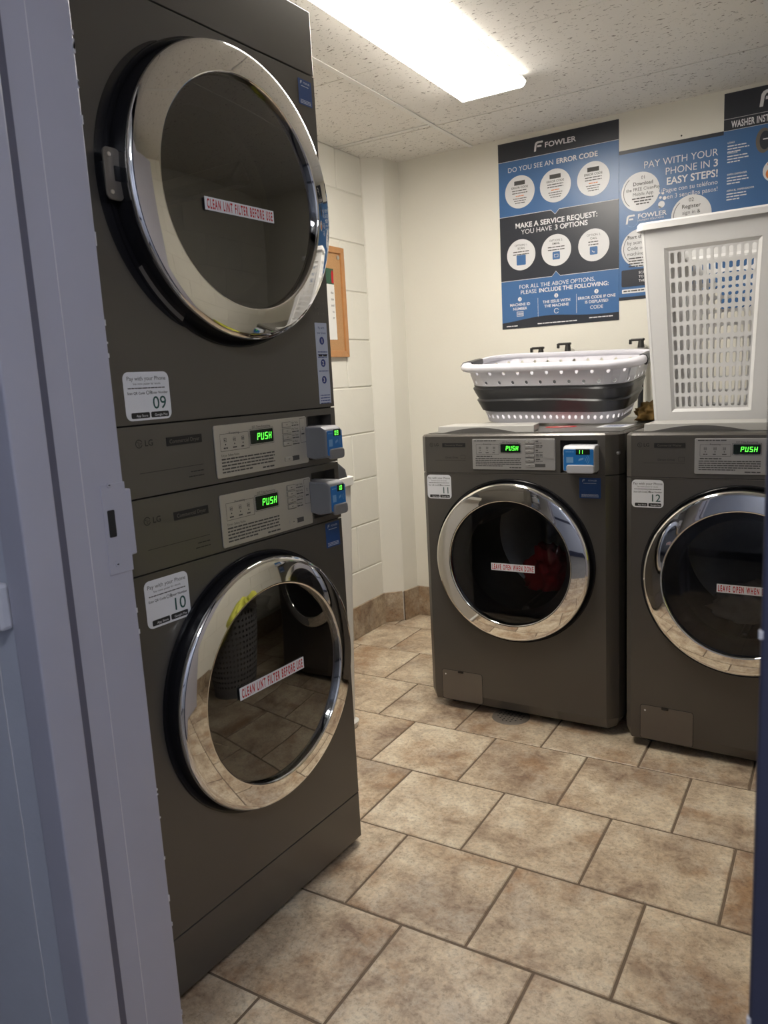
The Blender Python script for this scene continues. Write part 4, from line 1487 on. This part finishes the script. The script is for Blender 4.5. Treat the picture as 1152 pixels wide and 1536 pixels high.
# washer instruction poster
RW, RH = 0.512, 0.774
p3 = poster('instruction_poster', 0.6035, 1.382, RW, RH, YB - 0.0022, 'blue washer instructions poster behind the tall white hamper')
b = MB()
b.rect(0, RW, RH - 0.130, RH, PQ)
b.build('header_band', M_PDARK, p3)
q = PQ + 0.0004
wt = Ink()
fmark(wt, 0.118, RH - 0.070, 0.055, q)
wt.text('FOWLER', 0.195, RH - 0.062, 0.034, q, 'L', 0.014)
vs, fs, wd = glyphs('WASHER INSTRUCTIONS', 0.012)
wt.text('WASHER INSTRUCTIONS', 0.026, RH - 0.122, 0.023, q, 'L', 0.026, squeeze=0.56, track=1.08)
wt.rect(0, RW, RH - 0.0905, RH - 0.0893, q)
wt.rect(0, RW, RH - 0.131, RH - 0.1298, q)
for z, t in ((-0.176, 'LOAD'), (-0.212, 'CARGUE'), (-0.288, 'OPEN DISPENSER'), (-0.345, 'ABRA EL DISPENSADOR')):
    wt.text(t, 0.014, RH + z, 0.0062, q, 'L', 0.014)
    for k in range(3):
        wt.lines(0.014, 0.088 if k else 0.082, RH + z - 0.011 - 0.010 * k, 0.0038, q, fill=1 if k < 2 else 0.6)
wt.build('white_lettering', M_WHITEINK, p3)
MB().flat(disc(0.175, RH - 0.295, 0.040), q).build('white_disc', M_PWHITE, p3)
MB().flat(disc(0.175, RH - 0.495, 0.040), q).build('white_disc', M_PWHITE, p3)
o_ = MB()
o_.flat(disc(0.165, RH - 0.305, 0.020), q + 0.0003)
o_.rect(0.15, 0.19, RH - 0.275, RH - 0.268, q + 0.0003)
o_.build('orange_icon', M_ORANGE, p3)
pd = MB()
pd.flat([(0.135 + 0.026 * math.cos(a * PI / 16), RH - 0.186 + 0.043 * math.sin(a * PI / 16)) for a in range(32)], q)
pd.build('printed_porthole', M_FLAP, p3)
pd = MB()
pd.flat([(0.140 + 0.018 * math.cos(a * PI / 16), RH - 0.186 + 0.032 * math.sin(a * PI / 16)) for a in range(32)], q + 0.0003)
pd.build('printed_porthole_glass', M_PDARK, p3)
pd = MB()
pd.rect(0.133, 0.153, RH - 0.184, RH - 0.180, q + 0.0006)
pd.build('printed_handle', M_PWHITE, p3)

# ------------------------------------------------------------------ cork board on the block wall
cb = tag(empty('cork_board', (XL + 0.001, 1.50, 1.292), rz=PI / 2), 'oak framed cork board on the block wall beside the dryers', 'notice board')
BW, BHt = 0.598, 0.463
MB().plate([(0.01, 0.01), (BW - 0.01, 0.01), (BW - 0.01, BHt - 0.01), (0.01, BHt - 0.01)], 0.0, 0.010).build('cork_sheet', M_CORK, cb)
fwid = 0.026
for poly in ([(0, 0), (BW, 0), (BW - fwid, fwid), (fwid, fwid)], [(BW, 0), (BW, BHt), (BW - fwid, BHt - fwid), (BW - fwid, fwid)],
             [(BW, BHt), (0, BHt), (fwid, BHt - fwid), (BW - fwid, BHt - fwid)], [(0, BHt), (0, 0), (fwid, fwid), (fwid, BHt - fwid)]):
    MB().plate(poly, 0.0, 0.018).build('frame_rail', M_WOOD, cb, bevel=0.002)
MB().plate(disc(BW - 0.042, BHt - 0.042, 0.009, 16), 0.010, 0.014).build('clip', M_STEEL, cb)
nt2 = tag(empty('notice_sheet', (XL + 0.0125, 1.80, 1.362), rz=PI / 2), 'white typed notice pinned on the cork board', 'paper')
MB().plate([(0, 0), (0.216, 0.004), (0.214, 0.300), (0, 0.300)], 0, 0.0008).build('sheet', M_PAPER, nt2)
MB().plate([(0, 0.235), (0.2135, 0.235), (0.2135, 0.300), (0, 0.300)], 0.0008, 0.0012).build('picture_strip', M_GREENPAPER, nt2)
MB().flat([(0.196, 0.240), (0.212, 0.240), (0.212, 0.285), (0.203, 0.296), (0.196, 0.282)], 0.0016).build('red_print', M_REDINK, nt2)
il = Ink()
for k, t in enumerate(('the', 'use', 'and', 'to', 'or')):
    il.text(t, 0.205, 0.195 - 0.026 * k, 0.011, 0.0013, 'R')
il.build('lettering', M_INK, nt2)

# ------------------------------------------------------------------ tall white hamper
HX, HY, HZ = 0.678, 1.885, 0.9915
hm = tag(empty('laundry_hamper', (HX, HY, HZ), rz=-0.03), 'tall white perforated plastic hamper standing on the washer nearest the doorway', 'laundry hamper')
HH = 0.622
b0 = (0.166, 0.120)
t0 = (0.205, 0.152)


def hcorner(sx, sy, t):
    return Vector((sx * (b0[0] + (t0[0] - b0[0]) * t), sy * (b0[1] + (t0[1] - b0[1]) * t), HH * t))


def hface(A, B, inset, z0, z1, e0, e1):
    """mapping over the perforated field of one hamper side; A,B are corner sign pairs"""
    def fn(s, t):
        tt = z0 + (z1 - z0) * t
        a, b = hcorner(*A, tt), hcorner(*B, tt)
        p = a.lerp(b, e0 + (e1 - e0) * s)
        nrm = Vector((0, 0, 1)).cross(b - a).normalized()
        return p + nrm * inset
    return fn


body = MB()
sides = [((-1, -1), (1, -1), 12), ((1, -1), (1, 1), 8), ((1, 1), (-1, 1), 12), ((-1, 1), (-1, -1), 8)]
for A, B, nc in sides:
    e = 0.185 if nc == 12 else 0.20
    fz0, fz1 = 0.083, 0.858
    outer = hface(A, B, 0.0, 0, 1, 0, 1)
    inn = hface(A, B, 0.006, fz0, fz1, e, 1 - e)
    mid = hface(A, B, 0.0, fz0 - 0.016, fz1 + 0.016, e - 0.028, 1 - e + 0.028)
    lo, hi, l, r = fz0 - 0.016, fz1 + 0.016, e - 0.028, 1 - e + 0.028
    for s0, s1, z0_, z1_ in ((0, l, 0, 1), (r, 1, 0, 1), (l, r, 0, lo), (l, r, hi, 1)):
        body.add([outer(s0, z0_), outer(s1, z0_), outer(s1, z1_), outer(s0, z1_)], [(0, 1, 2, 3)])
    m4 = [mid(0, 0), mid(1, 0), mid(1, 1), mid(0, 1)]
    i4 = [inn(0, 0), inn(1, 0), inn(1, 1), inn(0, 1)]
    body.add(m4 + i4, [(0, 1, 5, 4), (1, 2, 6, 5), (2, 3, 7, 6), (3, 0, 4, 7)])
    perforate(body, inn, nc, 11, 'slot', 0.295, 0.385)
bt4 = [hcorner(-1, -1, 0.0), hcorner(1, -1, 0.0), hcorner(1, 1, 0.0), hcorner(-1, 1, 0.0)]
body.add([p + Vector((0, 0, 0.004)) for p in bt4], [(0, 1, 2, 3)])
body.build('hamper_body', M_HAMPER, hm, solid=0.0032)


def rring(hx, hy, r, z, n=8, cx=0, cy=0):
    return [(cx + a, cy + b, z) for a, b in rrect(-hx, hx, -hy, hy, r, n)]


def loft(mb, rings, close=False):
    n = len(rings[0])
    vs = [p for r in rings for p in r]
    m = len(rings)
    fs = [(j * n + i, j * n + (i + 1) % n, ((j + 1) % m) * n + (i + 1) % n, ((j + 1) % m) * n + i) for j in range(m - 1 + (1 if close else 0)) for i in range(n)]
    return mb.add(vs, fs)


rim = MB()
loft(rim, [rring(t0[0] - 0.003, t0[1] - 0.003, 0.016, HH - 0.012), rring(t0[0] + 0.010, t0[1] + 0.010, 0.022, HH - 0.012), rring(t0[0] + 0.012, t0[1] + 0.012, 0.024, HH - 0.020), rring(t0[0] + 0.0155, t0[1] + 0.0155, 0.026, HH - 0.020),
           rring(t0[0] + 0.0145, t0[1] + 0.0145, 0.026, HH - 0.003), rring(t0[0] + 0.009, t0[1] + 0.009, 0.022, HH + 0.003), rring(t0[0] - 0.003, t0[1] - 0.003, 0.016, HH + 0.003)], True)
rim.build('rim', M_HAMPER, hm, smooth=True, angle=25)
for sx in (-1, 1):
    for sy in (-1, 1):
        MB().tube([hcorner(sx, sy, 0.0) * 1.0 + Vector((-sx * 0.006, -sy * 0.006, 0)), hcorner(sx, sy, 0.99) + Vector((-sx * 0.006, -sy * 0.006, 0))], 0.0085, 12).build('corner_rib', M_HAMPER, hm, smooth=True)

# ------------------------------------------------------------------ collapsible basket
BX, BY, BZ = 0.115, 1.995, 1.0110
bk = tag(empty('collapsible_basket', (BX, BY, BZ), rz=0.0, rx=math.radians(6.0), ry=math.radians(1.5)), 'white and black collapsible laundry basket on the washer', 'laundry basket')
BH_ = 0.222


def bext(t):
    return (0.245 + 0.070 * t, 0.135 + 0.058 * t, 0.075 + 0.03 * t)


def bpath(u, t, extra=0.0):
    """point on the rounded rectangle outline at height fraction t; u in [0,1] around"""
    hx, hy, r = bext(t)
    hx += extra
    hy += extra
    lx, ly, arc = 2 * (hx - r), 2 * (hy - r), PI * r / 2
    seg = [('b', lx), ('c1', arc), ('r', ly), ('c2', arc), ('t', lx), ('c3', arc), ('l', ly), ('c4', arc)]
    # fixed fractions so that columns stay aligned between levels
    hx0, hy0, r0 = bext(0.5)
    fr = [2 * (hx0 - r0), PI * r0 / 2, 2 * (hy0 - r0), PI * r0 / 2] * 2
    tot = sum(fr)
    u = (u % 1.0) * tot
    k = 0
    while u > fr[k] and k < 7:
        u -= fr[k]
        k += 1
    f = min(u / fr[k], 1.0)
    if k == 0: p = (-hx + r + lx * f, -hy)
    elif k == 1: a = -PI / 2 + PI / 2 * f; p = (hx - r + r * math.cos(a), -hy + r + r * math.sin(a))
    elif k == 2: p = (hx, -hy + r + ly * f)
    elif k == 3: a = PI / 2 * f; p = (hx - r + r * math.cos(a), hy - r + r * math.sin(a))
    elif k == 4: p = (hx - r - lx * f, hy)
    elif k == 5: a = PI / 2 + PI / 2 * f; p = (-hx + r + r * math.cos(a), hy - r + r * math.sin(a))
    elif k == 6: p = (-hx, hy - r - ly * f)
    else: a = PI + PI / 2 * f; p = (-hx + r + r * math.cos(a), -hy + r + r * math.sin(a))
    return Vector((p[0], p[1], BH_ * t))


NU = 66
mb = MB()
perforate(mb, lambda s, t: bpath(s, 0.015 + 0.205 * t), NU, 1, 'round', 0.23, 0.16)
fl = [bpath(i / NU, 0.015) for i in range(NU)]
mb.add(fl, [tuple(range(NU))[::-1]])
mb.build('bottom_band', M_BASKET, bk, solid=0.003)
mb = MB()
levels = [(0.205, 0.000), (0.222, 0.006), (0.30, 0.006), (0.395, 0.009), (0.425, 0.003), (0.50, 0.006), (0.590, 0.008), (0.610, 0.002), (0.640, 0.002)]
rings = []
n = 132
for t, e in levels:
    rr_ = []
    for i in range(n):
        u = i / n
        p = bpath(u, t, e)
        wob = noise.noise(Vector((p.x * 9, p.y * 9, t * 6))) * 0.006 * (1 if 0.25 < t < 0.60 else 0.3)
        sag = 0.006 * noise.noise(Vector((p.x * 5 + 3, p.y * 5, 1.7)))
        d = Vector((p.x, p.y, 0)).normalized()
        rr_.append(p + d * wob + Vector((0, 0, sag if 0.25 < t < 0.60 else 0)))
    rings.append(rr_)
loft(mb, rings)
mb.build('folding_wall', M_TPE, bk, smooth=True, angle=38, solid=0.002)
mb = MB()
perforate(mb, lambda s, t: bpath(s + (0.5 / NU if t > 0.5 else 0) * 0, 0.62 + 0.31 * t), NU, 2, 'round', 0.23, 0.20, skip=lambda c, r: (c + r) % 2 == 0)
mb.build('top_band', M_BASKET, bk, solid=0.003)
mb = MB()
prof = [(0.000, 0.905), (0.012, 0.880), (0.018, 0.905), (0.020, 0.955), (0.014, 1.0), (0.004, 1.01), (-0.006, 1.0), (-0.008, 0.96)]
loft(mb, [[Vector((bpath(i / n, 0.93, e).x, bpath(i / n, 0.93, e).y, BH_ * t)) for i in range(n)] for e, t in prof], True)
mb.build('rim', M_BASKET, bk, smooth=True, angle=60)
for u0 in (0.455, 0.955 - 0.02, 0.40 - 0.02, 0.90):
    pass
tot_fr = None
for uc, wd_ in ((0.375, 0.030), (0.890, 0.030)):
    mb = MB()
    gp_ = [(0.000, 0.87), (0.016, 0.86), (0.0225, 0.90), (0.024, 0.955), (0.017, 1.012), (0.004, 1.025), (-0.009, 1.012), (-0.011, 0.95)]
    rings = []
    for e, t in gp_:
        rings.append([Vector((bpath(uc + wd_ * (k / 12 - 0.5) * 2, 0.93, e).x, bpath(uc + wd_ * (k / 12 - 0.5) * 2, 0.93, e).y, BH_ * t)) for k in range(13)])
    vs = [p for r_ in rings for p in r_]
    m_ = len(rings)
    fs = [(j * 13 + i, j * 13 + i + 1, ((j + 1) % m_) * 13 + i + 1, ((j + 1) % m_) * 13 + i) for j in range(m_) for i in range(12)]
    fs += [tuple(j * 13 for j in range(m_)), tuple(j * 13 + 12 for j in range(m_))]
    mb.add(vs, fs)
    mb.build('grip', M_TPE, bk, smooth=True, angle=50)
# price label on the top band near the end corner
a, b_ = bpath(0.292, 0.74, 0.004), bpath(0.318, 0.74, 0.004)
c_, d_ = bpath(0.318, 0.905, 0.004), bpath(0.292, 0.905, 0.004)
MB().add([a, b_, c_, d_], [(0, 1, 2, 3)]).build('paper_tag', M_WHITE, bk, solid=0.0006)

# mustard cloth between basket and hamper
mc = crumple('mustard_cloth', M_MUSTARD, None, (0.443, 2.05, 1.013), (0.056, 0.13, 0.045), 5.2, 0.35, flat_bottom=True, freq=2.6)
tag(mc, 'crumpled mustard yellow cloth lying between the collapsible basket and the hamper', 'cloth')

# ------------------------------------------------------------------ water valves and hose on the back wall
def valve(x, z, label, lean):
    r = empty('water_valve', (x, YB - 0.004, z))
    mb = MB()
    mb.tube([(0, 0.004, 0), (0, -0.055, 0)], 0.013, 12)
    mb.tube([(0, -0.045, 0.006), (0, -0.045, -0.055)], 0.012, 12)
    mb.build('valve_body', M_STEEL, r, smooth=True)
    mb = MB()
    mb.tube([(0, -0.050, 0.0), (0, -0.050, 0.030)], [0.014, 0.010], 12)
    mb.build('stem', M_BRASS, r, smooth=True)
    mb = MB()
    mb.box(-0.040, 0.014, -0.060, -0.042, 0.026, 0.036)
    mb.box(-0.046, -0.036, -0.060, -0.042, 0.014, 0.034)
    mb.build('lever', M_BRASS, r, bevel=0.003)
    hs_ = MB()
    hs_.tube([(0, -0.045, -0.05), (0.0, -0.050, -0.12), (0.012 * lean, -0.06, -0.28), (0.02 * lean, -0.07, -0.60)], 0.011, 10)
    hs_.build('fill_hose', M_RUBBER, r, smooth=True)
    return tag(r, label, 'valve', 'washer water valves')


valve(-0.100, 1.252, 'dark lever water valve farthest from the hamper, behind the collapsible basket', -1)
valve(0.018, 1.262, 'dark lever water valve between its two neighbours, behind the collapsible basket', 1)
valve(0.318, 1.258, 'dark lever water valve beside the white hamper, above a black hose', 0)

# ------------------------------------------------------------------ white bin behind the dryers
bn = tag(empty('waste_bin', (-0.572, 1.085, 0.0)), 'tall white waste bin with a black lid behind the stacked dryers', 'waste bin')
mb = MB()
loft(mb, [rring(0.195, 0.190, 0.03, 0.0), rring(0.200, 0.196, 0.03, 0.022), rring(0.190, 0.186, 0.03, 0.030), rring(0.218, 0.205, 0.03, 0.845), rring(0.226, 0.212, 0.03, 0.850), rring(0.226, 0.212, 0.03, 0.875), rring(0.205, 0.195, 0.03, 0.875)])
mb.add(rring(0.195, 0.190, 0.03, 0.0), [tuple(range(36))[::-1]])
mb.build('bin_body', M_BIN, bn, smooth=True, angle=35)
mb = MB()
loft(mb, [rring(0.210, 0.200, 0.03, 0.872), rring(0.206, 0.196, 0.03, 0.900), rring(0.170, 0.165, 0.04, 0.950), rring(0.10, 0.10, 0.04, 0.975), rring(0.01, 0.01, 0.004, 0.978)])
mb.build('bin_lid', M_RUBBER, bn, smooth=True, angle=35)

# ------------------------------------------------------------------ grey basket with lime cloth (stands by the washers, mirrored in the dryer door)
gb = tag(empty('grey_laundry_basket', (1.30, 1.16, 0.0)), 'grey perforated laundry basket mirrored in the lower dryer door', 'laundry basket')
mb = MB()
GR0, GR1, GH = 0.145, 0.195, 0.56


def gfn(s, t):
    tt = 0.10 + 0.76 * t
    r = GR0 + (GR1 - GR0) * tt
    a = 2 * PI * s
    return Vector((r * math.cos(a), r * math.sin(a), GH * tt))


perforate(mb, gfn, 44, 14, 'round', 0.27, 0.27, nseg=8)
mb.zlathe([(GR0, 0.0), (GR0 + (GR1 - GR0) * 0.10, GH * 0.10)], (0, 0), 44)
mb.zlathe([(GR0 + (GR1 - GR0) * 0.86, GH * 0.86), (GR1, GH)], (0, 0), 44)
mb.zlathe([(0.001, 0.003), (GR0, 0.0)], (0, 0), 44)
mb.build('basket_body', M_GREYBASKET, gb, solid=0.003)
mb = MB()
mb.zlathe([(GR1 - 0.004, GH), (GR1 + 0.012, GH - 0.014), (GR1 + 0.014, GH + 0.004), (GR1 + 0.002, GH + 0.010), (GR1 - 0.006, GH + 0.002)], (0, 0), 48)
mb.build('rim', M_GREYBASKET, gb, smooth=True)
cm = MB()
NA, NR = 96, 26
rows = []
for r_i in range(NR + 1):
    f = r_i / NR
    row = []
    for k in range(NA):
        a = 2 * PI * k / NA
        hang = 0.05 + 0.26 * max(0.0, math.cos(a - 4.5)) ** 3 + 0.10 * max(0.0, math.cos(a - 0.6)) ** 3
        fold = noise.noise(Vector((math.cos(a) * 4.5, math.sin(a) * 4.5, f * 2.0)))
        fold2 = noise.noise(Vector((math.cos(a) * 9.0, math.sin(a) * 9.0, 3.0 + f * 3.0)))
        if f < 0.6:
            t = f / 0.6
            rr = (GR1 + 0.022) * t
            zz = GH + 0.016 + 0.10 * (1 - t * t) + (0.08 * fold + 0.05 * fold2) * (1 - t ** 3) * min(1.0, 3 * t + 0.3)
            zz = max(zz, GH + 0.016)
        else:
            t = (f - 0.6) / 0.4
            rr = GR1 + 0.024 + 0.016 * abs(fold2) * t + 0.022 * abs(fold) * t
            zz = GH + 0.016 - hang * t
        row.append((1.30 + rr * math.cos(a), 1.16 + rr * math.sin(a), zz))
    rows.append(row)
loft(cm, rows[1:])
lc = cm.build('lime_cloth', M_YELLOW, smooth=True, angle=80, solid=0.002)
tag(lc, 'lime yellow cloth heaped on the grey laundry basket', 'cloth')

# ------------------------------------------------------------------ floor drain in front of the washer
dn = tag(empty('floor_drain', (0.075, 1.545, 0.0)), 'round brown floor drain cover at the foot of the washer', 'drain')
mb = MB()
mb.zlathe([(0.0005, 0.0030), (0.058, 0.0030), (0.064, 0.0018), (0.066, 0.0003)], (0, 0), 36)
mb.build('grate', M_DRAIN, dn, smooth=True)
mb = MB()
for i in range(-3, 4):
    for j in range(-3, 4):
        if i * i + j * j <= 10:
            mb.add([(i * 0.014 + 0.0035 * math.cos(k * PI / 4), j * 0.014 + 0.0035 * math.sin(k * PI / 4), 0.0034) for k in range(8)], [tuple(range(8))])
tag(mb.build('drain_holes', M_GAP, dn), kind='stuff')
